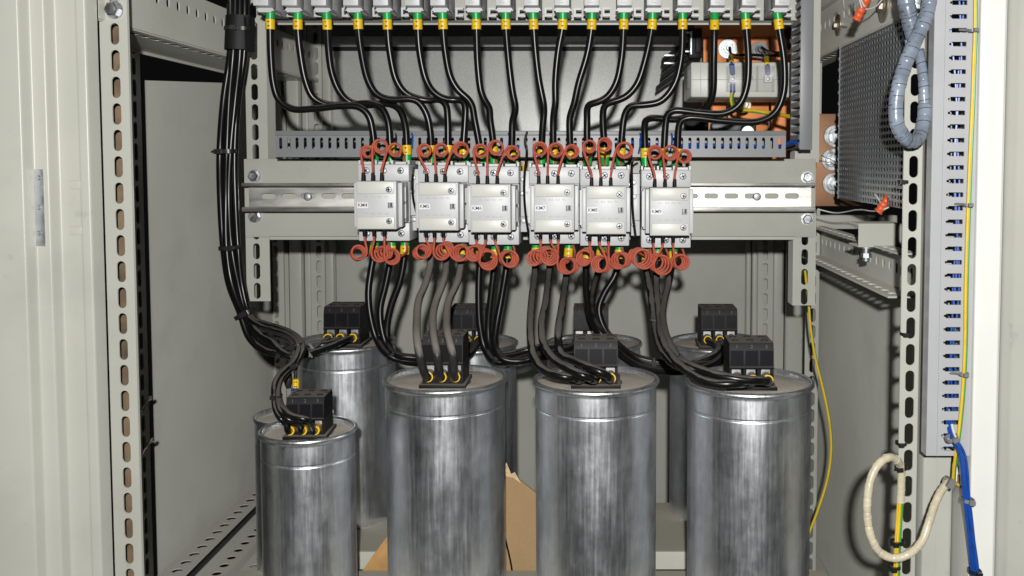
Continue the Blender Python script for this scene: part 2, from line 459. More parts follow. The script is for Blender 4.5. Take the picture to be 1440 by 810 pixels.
# ---- inner uprights on the right wall
mb = MB(); D = 1.40
front_strip(mb, X(1133, D), X(1152, D), D, ZB, ZT, Z(467, D), X(1143.5, D))
mb.box(X(1152, D) - .002, X(1152, D), D + .002, D + .03, ZB, ZT)
mb.build('upright', PAINT, cab)
# ---- rear corner posts: folded profile with two slotted faces
def rear_post(cols, zref):
    root = None
    mb = MB()
    for c in cols:
        a, b, D = c[:3]
        xa_, xb_ = X(a, D), X(b, D)
        if len(c) > 3:
            front_strip(mb, xa_, xb_, D, ZB, ZT, Z(zref, D), X(c[3], D))
            mb.box(xa_, xb_, D + .024, D + .025, ZB, ZT)
            mb.box(xa_, xa_ + .0016, D + .0018, D + .03, ZB, ZT)
        else:
            mb.box(xa_, xb_, D, D + .02, ZB, ZT, .0022)
    mb.build('corner_post', PAINT, cab)
rear_post([(384, 399.5, 1.57, 387.8), (407, 424, 1.575), (428.5, 437, 1.59), (437.6, 457, 1.58, 449), (457.5, 469, 1.592)], 375)
rear_post([(1050, 1056, 1.60), (1058.5, 1065, 1.592), (1066, 1087, 1.58, 1076), (1088, 1103, 1.59), (1106, 1131, 1.578)], 379)

# ---- depth rails (C channels from the front posts to the rear posts)
def dslots(D0, D1, uc, su, sv, pitch=.025, start=.02):
    r = []; v = start
    while v < D1 - D0 - .012: r.append((uc, v, su, sv)); v += pitch
    return r
def rail_web(mb, x, z0, z1, D0, D1, zc, sgn, th=.0018):
    # U = Z, V = Y  -> normal Z x Y = -X
    mb.strip((x, D0, z0), UZ, UY, z1 - z0, D1 - D0, -th * sgn, dslots(D0, D1, zc - z0, .0115, .0085))
def rail_flange(mb, xa_, xb_, z, D0, D1, xc, th=.0018, su=.0085, sv=.0185):
    # U = X, V = Y -> normal +Z
    mb.strip((xa_, D0, z), UX, UY, xb_ - xa_, D1 - D0, th, dslots(D0, D1, xc - xa_, su, sv))
# top left
mb = MB(); rail_web(mb, -.466, CAMZ + .133, CAMZ + .190, .90, 1.60, CAMZ + .171, -1)
rail_flange(mb, -.546, -.468, CAMZ + .1315, .90, 1.60, -.481)
mb.box(-.548, -.546, .95, 1.60, CAMZ + .128, CAMZ + .139)
tl = mb.build('depth_rail', PAINT, cab)
mb = MB()
p = W(208, 4, .98); mb.cyl((-.465, p.y, CAMZ + .176), (-.4635, p.y, CAMZ + .176), .008, .008, 20); mb.cyl((-.4635, p.y, CAMZ + .176), (-.459, p.y, CAMZ + .176), .0055, .0055, 6)
mb.build('bolt', ZINC, tl)
# top right
mb = MB(); rail_web(mb, .300, CAMZ + .144, CAMZ + .204, .90, 1.56, CAMZ + .182, 1)
rail_flange(mb, .300, .333, CAMZ + .1425, .90, 1.56, .312)
mb.box(.292, .300, .90, 1.56, CAMZ + .2042, CAMZ + .2062); mb.box(.2905, .2925, .90, 1.56, CAMZ + .2062, CAMZ + .25)
tr = mb.build('depth_rail', PAINT, cab)
for px, py, r in ((1176, 35, .0135), (1239, 8, .0175)):
    D = .2995 * F / (px - CX); z = Z(py, D)
    mb = MB(); mb.cyl((.2995, D, z), (.298, D, z), r, r, 32); mb.cyl((.298, D, z), (.2965, D, z), r * .55, r * .5, 20)
    mb.cyl((.2965, D, z), (.293, D, z), r * .35, r * .3, 6)
    mb.build('fender_washer', WASH, tr)
# lower right (C channel open to the middle)
mb = MB(); rail_web(mb, .322, CAMZ - .137, CAMZ - .093, .97, 1.42, CAMZ - .1155, 1)
rail_flange(mb, .302, .322, CAMZ - .0945, .97, 1.42, .3105, su=.0075)
rail_flange(mb, .292, .322, CAMZ - .1385, .97, 1.42, .303)
mb.build('depth_rail', PAINT, cab)
# bottom left
mb = MB()
rail_flange(mb, -.546, -.512, CAMZ - .510, .90, 1.60, -.528, su=.0135, sv=.0125, th=.0012)
mb.box(-.5085, -.507, .90, 1.60, CAMZ - .534, CAMZ - .518)
rail_flange(mb, -.512, -.487, CAMZ - .5355, .90, 1.60, -.4995, su=.0125, sv=.0125, th=.0012)
mb.box(-.4875, -.486, .90, 1.60, CAMZ - .575, CAMZ - .5358)
rail_flange(mb, -.474, -.430, CAMZ - .5365, .90, 1.60, -.459, su=.0135, sv=.0125, th=.0012)
mb.box(-.4745, -.473, .90, 1.60, CAMZ - .575, CAMZ - .5368); mb.box(-.431, -.429, .90, 1.60, CAMZ - .575, CAMZ - .5366)
mb.build('depth_rail', PAINT, cab)
MB().box(-.545, -.400, .90, 1.60, CAMZ - .578, CAMZ - .5765).box(-.545, -.514, .90, 1.60, CAMZ - .546, CAMZ - .5445).build('slot_shade_plate', DARK, cab)  # dark plates added below the rail so its slots look shaded inside
# bottom right
mb = MB()
rail_flange(mb, .296, .358, CAMZ - .652, .90, 1.60, .331, su=.0115, sv=.0185)
mb.build('depth_rail', PAINT, cab)
# short beams at the right, under the copper bar
mb = MB(); D = 1.39; mb.pbox(1148, 1262, 303, 322, D, D + .02, .001)
mb.build('cross_beam', PAINTB, cab)
beam = MB(); a = W(1207, 347.5, 1.06); b = W(1268, 314.5, 1.06)
beam.box(a.x, b.x, 1.06, 1.061, a.z, b.z); beam.box(a.x, b.x, 1.0612, 1.10, b.z - .0015, b.z); beam.box(a.x, b.x, 1.0612, 1.10, a.z, a.z + .0015)
br = beam.build('cross_beam', PAINT, cab)
mb = MB(); p = W(1218, 350, 1.075); mb.cyl((p.x, p.y, a.z - .0001), (p.x, p.y, a.z - .002), .010, .010, 24); mb.cyl((p.x, p.y, a.z - .002), (p.x, p.y, a.z - .017), .0038, .0038, 14)
mb.cyl((p.x, p.y, a.z - .008), (p.x, p.y, a.z - .013), .0058, .0058, 6); mb.build('bolt', SCREWM, br)

# ---- folded door frames left and right of the opening (sheet profile run up the opening)
def fillet(pts, r, n=5):
    out = [Vector(pts[0])]
    for i in range(1, len(pts) - 1):
        p, a, b = Vector(pts[i]), Vector(pts[i - 1]), Vector(pts[i + 1])
        rr = min(r, (a - p).length * .45, (b - p).length * .45)
        q0 = p + (a - p).normalized() * rr; q1 = p + (b - p).normalized() * rr
        for k in range(n + 1):
            t = k / n; out.append(q0 * (1 - t) ** 2 + p * 2 * t * (1 - t) + q1 * t * t)
    out.append(Vector(pts[-1])); return out
def sheet(pts, name, off, r=.0025, parent=cab, mat=PAINT, z0=ZB, z1=ZT):
    P = fillet(pts, r); back = [p + Vector(off) for p in P]
    poly = [(p.x, p.y, z0) for p in P] + [(p.x, p.y, z0) for p in reversed(back)]
    return MB().prism(poly, (0, 0, z1 - z0)).build(name, mat, parent, smooth=50)
xl = lambda px, D: X(px, D)
A_, B_, C_, D_ = .838, .8530, .868, .8655
ptsL = [(xl(-90, A_), A_), (xl(38, A_), A_), (xl(38, A_), B_), (xl(74, B_), B_), (xl(74, B_) + .0003, C_),
        (xl(117, C_), C_), (xl(118.5, D_), D_), (xl(131, D_), D_), (xl(131, D_) + .0004, .887), (xl(131, D_) - .045, .8875)]
ptsL[2] = (xl(38, A_) + .0004, B_)
fr = sheet(ptsL, 'door_frame', (-.0016, .0016))
mb = MB(); D = B_ - .0009
a = W(47.5, 346, D); b = W(60, 238, D)
mb.box(a.x, b.x, D, D + .0008, a.z, b.z); 
for q in (250, 292, 328):
    p = W(54, q, D); mb.cyl((p.x, D, p.z), (p.x, D - .0012, p.z), .0022, .0018, 12)
mb.build('hinge_plate', ZINC, fr)
for q in (260, 324):
    mb = MB(); p = W(107, q, C_); mb.box(p.x - .006, p.x + .0055, C_ - .0008, C_ + .0005, p.z - .0038, p.z + .0038, .0007)
    mb.build('pressed_tab', PAINT, fr)
xl4 = lambda px, D: X(px, D, 400)
sheet([(xl(1304, .905), .94), (xl(1304, .905), .905), (xl(1323, .905), .905), (xl(1323.4, .905), .9065), (xl(1345, .905), .9065), (xl(1345, .905), .94)], 'door_frame', (.0014, .0014))
sheet([(xl(1349, .905), .94), (xl(1349, .905), .905), (xl(1372, .905), .905), (xl(1372.5, .905), .94)], 'door_frame', (.0014, .0014))
PAINTW = pm('white paint', (.74, .74, .70), .42, var=.04, vs=12, bump=.10, bs=500, smudge=.06)
sheet([(xl(1372, .862), .93), (xl(1371.5, .862), .862), (xl(1407, .862), .862), (xl(1409, .862), .868), (xl(1409, .862), .90)], 'door_edge', (.0016, .0016), mat=PAINTW)
fr2 = sheet([(xl(1411, .87), .90), (xl(1411, .86), .86), (xl(1424, .842), .842), (xl(1520, .80), .80)], 'door_frame', (.0016, .0016))

# ================================================================== MOUNTING PANEL WITH DIN RAIL
DP = 1.200
pan = thing('mounting_panel', 'grey crosswise mounting plate with zinc rail, carrying the six contactors between slotted legs', 'panel', (W(746, 333, DP).x, DP, CAMZ - .19))
mb = MB()
a = W(345, 333.5, DP); b = W(1147.5, 223.5, DP); c = W(1118, 336, DP)
mb.box(a.x, b.x, DP, DP + .0025, a.z, b.z, .0006)
a2 = W(379, 336.5, DP)
mb.box(a2.x, c.x, DP, DP + .02, a2.z - .0005, a.z + .001)
mb.build('cross_plate', PAINT, pan)
def leg(px0, px1, pyt, pyb, xc, pref, D=1.203, pitch=.025, fl=0):
    mb = MB(); ym = (max(pyt, 0) + pyb) / 2
    x0, x1 = W(px0, ym, D).x, W(px1, ym, D).x
    z1, z0 = (Z(pyt, D), Z(pyb, D))
    front_strip(mb, x0, x1, D, z0, z1, Z(pref, D), W(xc, ym, D).x, pitch=pitch)
    if fl: mb.box(x1 - .0018, x1, D + .0018, D + fl, z0, z1)
    else: mb.box(x0, x0 + .0018, D + .0018, D + .03, z0, z1)
    return mb.build('slotted_leg', PAINT, pan)
leg(346, 379, 300, 423.5, 360.8, 353.4)
leg(1115, 1147, 300, 429.5, 1131.6, 361.6)
leg(345, 375, -90, 228, 357.6, 44, fl=.03)
leg(1119, 1153, -90, 228, 1134, 219)
# DIN rail, top-hat section
mb = MB(); Dw, Dl = 1.1915, 1.1665
x0, x1 = W(339.5, 277, Dl).x, W(1147, 277, Dl).x
za, zb, zc, zd = Z(297.5, Dl), Z(291.5, Dl), Z(262, Dl), Z(257.3, Dl)
xs0 = W(349, 277, Dw).x
cells = []; L_ = x1 - x0; k = 0
sl = []
xx = xs0 - x0
while xx < L_:
    sl.append(((zb + zc) / 2 - zb, xx, .0068, .0178)); xx += .0250
mb.strip((x0, Dw, zb), UZ, UX, zc - zb, L_, .0012, sl)
for z0, z1 in ((za, zb), (zc, zd)):
    mb.box(x0, x1, Dl, Dl + .0012, z0, z1, .0004)
mb.box(x0, x1, Dl + .0012, Dw + .0012, zb - .0011, zb - .0001); mb.box(x0, x1, Dl + .0012, Dw + .0012, zc + .0001, zc + .0011)
rail = mb.build('din_rail', RAILZ, pan)
for px in (432.7, 1064.5): mb = MB(); p = W(px, 276.5, Dw - .0005); screw(mb, p.x, Dw - .0005, p.z, .0052, .003); mb.build('screw', SCREWM, rail)
for px, py in ((358, 247.5), (358.5, 304.5), (1134.5, 249.5), (1134.3, 308)):
    mb = MB(); p = W(px, py, DP); hexbolt(mb, p.x, DP - .0003, p.z, .0078, .0066, .0075, rot=random.random()); mb.build('bolt', ZINC, pan)

# ---- upper crossbar behind the breakers
bar = thing('crossbar', 'pale grey crossbar along the top edge behind the row of breakers', 'crossbar', (W(746, 29, 1.17).x, 1.17, Z(29, 1.17)))
mb = MB(); a = W(374.5, 28.5, 1.172); b = W(1121, -70, 1.172)
mb.box(a.x, b.x, 1.172, 1.174, a.z, b.z); mb.build('front_plate', PAINT, bar)
mb = MB(); mb.box(a.x, b.x, 1.1742, 1.196, a.z, a.z + .0018); mb.box(a.x, b.x, 1.196, 1.1975, a.z - .002, a.z + .006); mb.build('folded_edge', PAINT, bar)

# ================================================================== WIRE DUCTS
duct = thing('wire_duct', 'long horizontal grey slotted wire duct running behind the contactor tops', 'wire duct', (W(746, 220, 1.13).x, 1.13, Z(220, 1.13)))
mb = MB(); D = 1.135
x0, x1 = W(387.5, 200, D).x, W(1105, 200, D).x
zb, zt = Z(220.5, D), Z(184, D)
sl = []; p_ = .00965; k = 0; xx = .0060
zs = Z(201.5, D) - zb
while xx < x1 - x0 - .003: sl.append((zs, xx, .0136, .0036)); xx += p_
mb.strip((x0, D, zb), UZ, UX, zt - zb - .0055, x1 - x0, .0014, sl)
mb.box(x0, x1, D - .0016, D + .0016, zt - .0054, zt, .0005)
mb.box(x0, x1, D - .0016, D, zb - .0003, zb + .0016)
mb.build('front_wall', DUCT, duct)
mb = MB(); mb.box(x0, x1, D + .052, D + .0535, zb, zt); mb.box(x0, x1, D + .0015, D + .052, zb, zb + .0015)
mb.build('back_wall', DUCT, duct)

vd = thing('wire_duct', 'tall upright light grey slotted wire duct on the right door frame with blue wires inside', 'wire duct', (W(1340, 640, .872).x, .872, Z(640, .872)))
D = .868
mb = MB(); x0, x1 = X(1307, D), X(1369, D); zb, zt = Z(641, D), CAMZ + .33
pitch = .01228; zref = Z(3.6, D)
u0, u1 = X(1329.5, D, 330) - x0, X(1353.5, D, 330) - x0
sl = zslots(zref, pitch, zb, zt, (u0 + u1) / 2, u1 - u0, .0042)
cells = []; v = 0; w = x1 - x0; L_ = zt - zb
sl = [q for q in sorted(sl, key=lambda q: q[1]) if q[1] > .004]
for i, q in enumerate(sl):
    nx = (q[1] + sl[i + 1][1]) / 2 if i + 1 < len(sl) else L_
    a, b, c, d = q[0] - q[2] / 2, q[0] + q[2] / 2, q[1] - q[3] / 2, q[1] + q[3] / 2
    m_ = (c + d) / 2
    hole = [(b, c), (b, d), (a + .0022, d), (a + .0018, m_ + .0011), (a, m_ + .0010), (a, m_ - .0010), (a + .0018, m_ - .0011), (a + .0022, c)]
    cells.append((0, w, v, nx, hole)); v = nx
mb.plate((x0, D, zb), UX, UZ, w, cells, -.0015)
mb.box(x0, x0 + .0014, D + .0016, D + .014, zb, zt); mb.box(x1 - .0014, x1, D + .0016, D + .036, zb, zt)
mb.box(x0 + .0095, x0 + .0102, D - .0011, D, zb, zt); 
vds = mb.build('duct_body', DUCTL, vd)
for i in range(4):
    xw = X((1348, 1351, 1340, 1344)[i], D, 330); r_ = .0011
    P = [(xw + .0022 * math.sin(k * .9 + i * 1.7) + (.005 * math.sin(k * .30 + i) if i == 3 else 0), D + .008 + .003 * (i % 3), zt - .02 - k * .025) for k in range(int((zt - zb) / .025) + 1)]
    tag(MB().tube(spline(P, .008), r_, 6).build('wire', BLUE if i != 2 else BLACKC, vd), '%s wire running down inside the slotted duct' % ('blue' if i != 2 else 'black'))

vd2 = thing('wire_duct', 'short upright dark grey slotted wire duct on the right slotted leg, beside the copper bars', 'wire duct', (W(1134, 210, 1.14).x, 1.14, Z(210, 1.14)))
mb = MB(); D = 1.14
x0, x1 = W(1125.5, 100, D).x, W(1143.5, 100, D).x
mb.box(x0, x1, D, D + .002, Z(210.5, D), CAMZ + .24, .0006); mb.build('cover', DUCT, vd2)
mb = MB(); z = Z(208, D)
while z < CAMZ + .235:
    mb.box(x0 - .0005, x0 + .001, D + .0021, D + .05, z, z + .0062); z += .0098
mb.box(x0 - .0005, x0 + .001, D + .05, D + .055, Z(210, D), CAMZ + .24); mb.box(x0 + .0012, x1, D + .0535, D + .055, Z(210, D), CAMZ + .24)
mb.build('finger_wall', DUCT, vd2)

# ================================================================== CONTACTORS
ORD = ['first', 'second', 'third', 'fourth', 'fifth', 'sixth']
def coil(mb, start, cx, cy, rpx, D, turns=2.6, a0=None, ry=None, tilt=(0, 0), tail=None, r=.00130, spread=.0034, rnd=None, shrink=.24):
    """lead from start (world point) into a coil of wire seen at pixel cx,cy, then a tail"""
    rnd = rnd or random.Random(int(cx * 7 + cy * 13))
    c = W(cx, cy, D); R = rpx * S(D) - r; Ry = (ry or rpx) * S(D) - r
    d = Vector((start.x - c.x, 0, start.z - c.z)); ang = math.atan2(d.z, d.x)
    side = 1 if start.x > c.x else -1
    # begin on the far side so that the lead passes tangentially
    up = start.z < c.z
    sgn = -1 if up else -side
    a_beg = ang + sgn * math.acos(min(.93, 1.04 * max(R, .004) / max(d.length, .0045)))
    n = int(turns * 22); P = []
    for i in range(n + 1):
        t = i / n; a = a_beg + sgn * t * turns * 2 * math.pi
        k = 1.04 - shrink * t
        off = t * spread * turns
        P.append(c + Vector((R * k * math.cos(a) + tilt[0] * off, -.004 + off, Ry * k * math.sin(a) + tilt[1] * off)))
    mid = (start + P[0]) / 2 + Vector((d.x * -.05, -.002, 0))
    lead = spline([start, start + Vector((0, 0, .004 if up else -.004)), P[0], P[2]], .002)[:-2]
    full = lead + P[1:]
    if tail: full += spline([P[-1]] + tail, .003)[1:]
    for _ in range(2):
        full = [full[0]] + [(full[i - 1] + full[i] * 2 + full[i + 1]) / 4 for i in range(1, len(full) - 1)] + [full[-1]]
    mb.tube(full, r, 8)

KM = {
 'KM4': dict(b=(504.5, 575, 229, 339), tl=[(510.4, 516.7, 213, 9.5), (524, 535, 206.5, 11.5), (536.5, 556, 211.5, 11)],
             bl=[(512, 506.6, 354, 12), (525.4, 534, 357.5, 12), (540, 553, 360.5, 12.5)]),
 'KM5': dict(b=(588.7, 658.5, 230.3, 341), tl=[(599.6, 597, 212, 10.7), (612.6, 620.8, 211, 10.7), (625.4, 648.5, 210.3, 12)],
             bl=[(598.8, 597, 352.5, 11.5), (610.4, 621, 355, 12), (623, 646, 355, 13)]),
 'KM6': dict(b=(659.3, 729.5, 232, 344.4), tl=[(671.8, 676, 212.6, 11), (685, 697.4, 208.5, 12), (699, 720.5, 214.6, 11)],
             bl=[(669.4, 665.6, 356.6, 12), (682.4, 688, 366.5, 14.5), (696, 719, 364, 13)]),
 'KM7': dict(b=(744.5, 815, 233, 343), tl=[(757.5, 760, 209.3, 11), (770, 782, 211.3, 11.5), (784.7, 805, 213, 11)],
             bl=[(760, 750, 362.6, 12), (774, 774, 361.5, 13), (785, 796, 373, 13)]),
 'KM8': dict(b=(815.7, 885, 235.7, 345.8), tl=[(832, 829, 206.6, 10.5), (845, 851, 203.2, 11), (859, 878, 212, 13)],
             bl=[(829.5, 820, 363, 12), (843, 842, 370, 13.5), (856, 868, 366, 13)]),
 'KM9': dict(b=(901.5, 972, 237, 348.5), tl=[(921, 921, 214, 11), (935.5, 943, 215.7, 12), (949, 963, 220.3, 10.7)],
             bl=[(919, 906, 364.5, 15), (932.5, 933, 373, 15), (947, 959, 368, 12)]),
}
AUX = {'KM5': 583.5, 'KM7': 737.5, 'KM9': 893}
DB_, DM, DK = 1.080, 1.064, 1.038         # terminal shelf, middle body, front block
for ki, (nm, q) in enumerate(KM.items()):
    px0, px1, py0, py1 = q['b']
    a = W(px0, py1, DB_); b = W(px1, py0, DB_)
    x0, x1, z0, z1 = a.x, b.x, a.z, b.z
    w = x1 - x0; h = z1 - z0
    t = thing('contactor', 'grey three pole contactor with the white sticker %s and red coiled wires' % nm, 'contactor',
              ((x0 + x1) / 2, 1.12, z0), 'contactors in a row on the rail')
    sh = h * .235; g = .0004
    zc = (z0 + z1) / 2
    # body: terminal shelves top and bottom, deeper middle, side profile run across the width
    mb = MB()
    yb = 1.166
    mb.box(x0, x1, DB_, yb - .03, z1 - sh, z1 - .0015, .0012)
    mb.box(x0, x1, DB_, yb - .03, z0, z0 + sh, .0012)
    mb.box(x0 + .0006, x1 - .0006, DB_ + .004, yb - .012, z0 + sh + g, z1 - sh - g)
    mb.box(x0 + .003, x1 - .003, yb - .0298, yb, z0 + .008, z1 - .008)
    mb.box(x0 + .0012, x1 - .0012, DM, DB_ + .0038, z0 + sh + .001, z1 - sh - .001, .001)
    # ribs between terminals on the top edge
    for k in range(4):
        xr = x0 + w * (.0 + k / 3 * .96) ; mb.box(xr, xr + .0022, DB_ + .004, DB_ + .04, z1 - .0014, z1 + .0028)
    for k in range(3):
        xr = x0 + w * (k + .5) / 3; mb.box(xr - .006, xr + .006, DB_ + .002, DB_ + .008, z1 - .0014, z1 + .0012)
    mb.build('body', PLAS, t)
    # slots of the stepped side
    mb = MB(); mb.box(x1 - .0022, x1 - .0002, DM - .0012, DM + .012, z0 + sh + .006, z0 + sh + .022); mb.box(x1 - .0022, x1 - .0002, DM - .0012, DM + .012, z1 - sh - .022, z1 - sh - .006)
    mb.build('side_rib', PLAS, t)
    mb = MB(); mb.box(x0 + .0002, x0 + .0022, DM - .0012, DM + .012, z0 + sh + .004, z1 - sh - .004)
    mb.build('side_rib', PLAS, t)
    for k in range(3):
        xr = x0 + w * (k + .5) / 3
        MB().box(xr - .0075, xr + .0075, DB_ + .009, DB_ + .034, z1 - .0013, z1 - .0003).build('terminal_opening', BLACKP, t)
        MB().box(xr - .0078, xr + .0078, DB_ + .008, DB_ + .034, z0 - .0006, z0 + .001).build('terminal_opening', BLACKP, t)
    for row in (0, 1):
        for k in range(3):
            xr = x0 + w * (.165 + .335 * k); zr = (z1 - sh * .42) if row == 0 else (z0 + sh * .42)
            mb = MB(); screw(mb, xr, DB_ - .0002, zr, .0038, .0016); s_ = mb.build('terminal_screw', SCREWM, t)
            mb = MB(); cross(mb, xr, DB_, zr, .0038, .0016, random.uniform(0, 1.5)); mb.build('screw_slot', INK, s_)
    # front block
    bw = .0435 if nm != 'KM4' else .0435
    cxm = (x0 + x1) / 2 + (.001 if ki < 3 else .0016)
    bx0, bx1 = cxm - bw / 2, cxm + bw / 2
    bz0, bz1 = zc - .0262 - .0018, zc + .0262 - .0018
    mb = MB()
    mb.box(bx0, bx1, DK + .0012, DM - .0004, bz0, bz1, .0008)
    mb.box(bx1 + .0002, bx1 + .0045, DK + .010, DM - .0004, bz0 + .002, bz1 - .002, .0006)
    mb.box(bx0 - .0045, bx0 - .0002, DK + .010, DM - .0004, bz0 + .002, bz1 - .002, .0006)
    blk = mb.build('resistor_block', PLAS, t)
    fh = .0137
    for zz0, zz1 in ((bz1 - fh, bz1 - .0007), (bz0 + .0007, bz0 + fh)):
        c_ = MB().box(bx0 + .0018, bx1 - .0020, DK - .0006, DK + .0011, zz0, zz1, .0005).build('terminal_cover', PLASC, blk)
    for zz in (bz1 - fh * .66, bz0 + fh * .66):
        mb = MB(); screw(mb, bx1 - .0075, DK - .0008, zz, .0033, .001); s_ = mb.build('cover_screw', SCREWM, blk)
    mb = MB()
    for zz in (bz1 - fh * .66, bz0 + fh * .66): cross(mb, bx1 - .0075, DK - .0008, zz, .0033, .001, random.uniform(0, 1.5))
    mb.build('screw_slot', INK, blk)
    zm = (bz0 + bz1) / 2
    mb = MB(); mb.box(bx1 - .0088, bx1 - .0032, DK + .0004, DK + .0011, zm - .0030, zm + .0030, .0002)
    mb.build('indicator', PLASD, blk)
    mb = MB(); mb.box(bx1 - .0062, bx1 - .0044, DK - .0002, DK + .0003, zm - .0018, zm + .0030); mb.box(bx1 - .0088, bx1 - .0082, DK - .0002, DK + .0003, zm - .003, zm + .003)
    mb.build('indicator_mark', INK, blk)
    # white sticker with its name
    sx0 = bx0 + .0012
    st_ = MB().box(sx0, sx0 + .0118, DK + .0007, DK + .0011, zm - .0030, zm + .0032).build('sticker', STICK, blk)
    text_mb(nm, .0054, (sx0 + .0059, DK + .0005, zm + .0001), bold=.00003).build('lettering', INK, blk, smooth=0)
    mb = MB()
    for txt, zz in (('1/L1   3/L2   5/L3   NO', zm + .0092), ('2/T1   4/T2   6/T3   NO', zm - .0092)):
        text_mb(txt, .0028, ((bx0 + bx1) / 2, DK + .0009, zz), mb=mb)
    mb.build('lettering', INKG, blk, smooth=0)
    mb = text_mb('1/L1   3/L2   5/L3', .0027, ((x0 + x1) / 2, DM - .0004, z1 - sh - .0030))
    text_mb('2/T1   4/T2   6/T3', .0027, ((x0 + x1) / 2, DM - .0004, z0 + sh + .0030), mb=mb)
    mb.build('lettering', INKG, t, smooth=0)
    # auxiliary contact on the left side
    if nm in AUX:
        ax = W(AUX[nm], 285, 1.10).x; ax1 = x0 - .0006; ax0 = ax - .0045
        mb = MB(); mb.box(ax0, ax1, 1.100, 1.16, z0 + .012, z1 - .006, .0008)
        mb.box(ax0 + .001, ax1 - .0005, 1.092, 1.0995, z0 + .03, z1 - .03, .0006)
        au = mb.build('side_contact', PLAS, t)
        for f in (.82, .64, .28): 
            mb = MB(); screw(mb, ax0 + .0032, 1.0993 if f > .7 or f < .3 else 1.0918, z0 + h * f, .0028, .001); mb.build('terminal_screw', SCREWM, au)
        if nm == 'KM7': mb = MB(); mb.cyl((ax0 + .004, 1.11, z1 + .004), (ax0 + .004, 1.11, z1 - .006), .0025, .0025, 10); mb.build('wire_marker', YEL, au)
    # red resistance wires, top and bottom
    for j, (lx, cx, cy, r) in enumerate(q['tl']):
        yb0 = W(lx, 250, DK).z
        s0 = Vector((W(lx, 250, DK + .006).x, DK + .007, bz1 + .0002)); e0 = s0 + Vector((0, .0008, .0088))
        mb = MB()
        endx = x0 + w * (j + .5) / 3
        coil(mb, e0 + Vector((0, 0, -.001)), cx, cy, r, DK + .014, turns=2.5 + .3 * random.random(), tilt=(.5 * (random.random() - .5), .5 * (random.random() - .5)), spread=.0032, shrink=.27,
             tail=[Vector((endx, DB_ + .020, z1 + .008)), Vector((endx, DB_ + .022, z1))])
        rw = mb.build('resistance_wire', RED, t)
        MB().cyl(s0, e0, .0022, .0019, 12).build('ferrule', BLACKP, rw)
    for j, (lx, cx, cy, r) in enumerate(q['bl']):
        s0 = Vector((W(lx, 325, DK + .006).x, DK + .007, bz0 - .0002)); e0 = s0 + Vector((0, .0008, -.0078))
        mb = MB(); endx = x0 + w * (j + .5) / 3
        coil(mb, e0 + Vector((0, 0, .001)), cx, cy, r, DK + .012, turns=3.3 + .7 * random.random(), tilt=(random.choice((-1, 1)) * (.35 + .5 * random.random()), .9 * (random.random() - .5)), spread=.0034, shrink=.16,
             tail=[Vector((endx + .004, DB_ + .012, z0 - .012)), Vector((endx, DB_ + .022, z0 + .001))])
        rw = mb.build('resistance_wire', RED, t)
        MB().cyl(s0, e0, .0022, .0019, 12).build('ferrule', BLACKP, rw)
    q['z'] = (z0, z1)

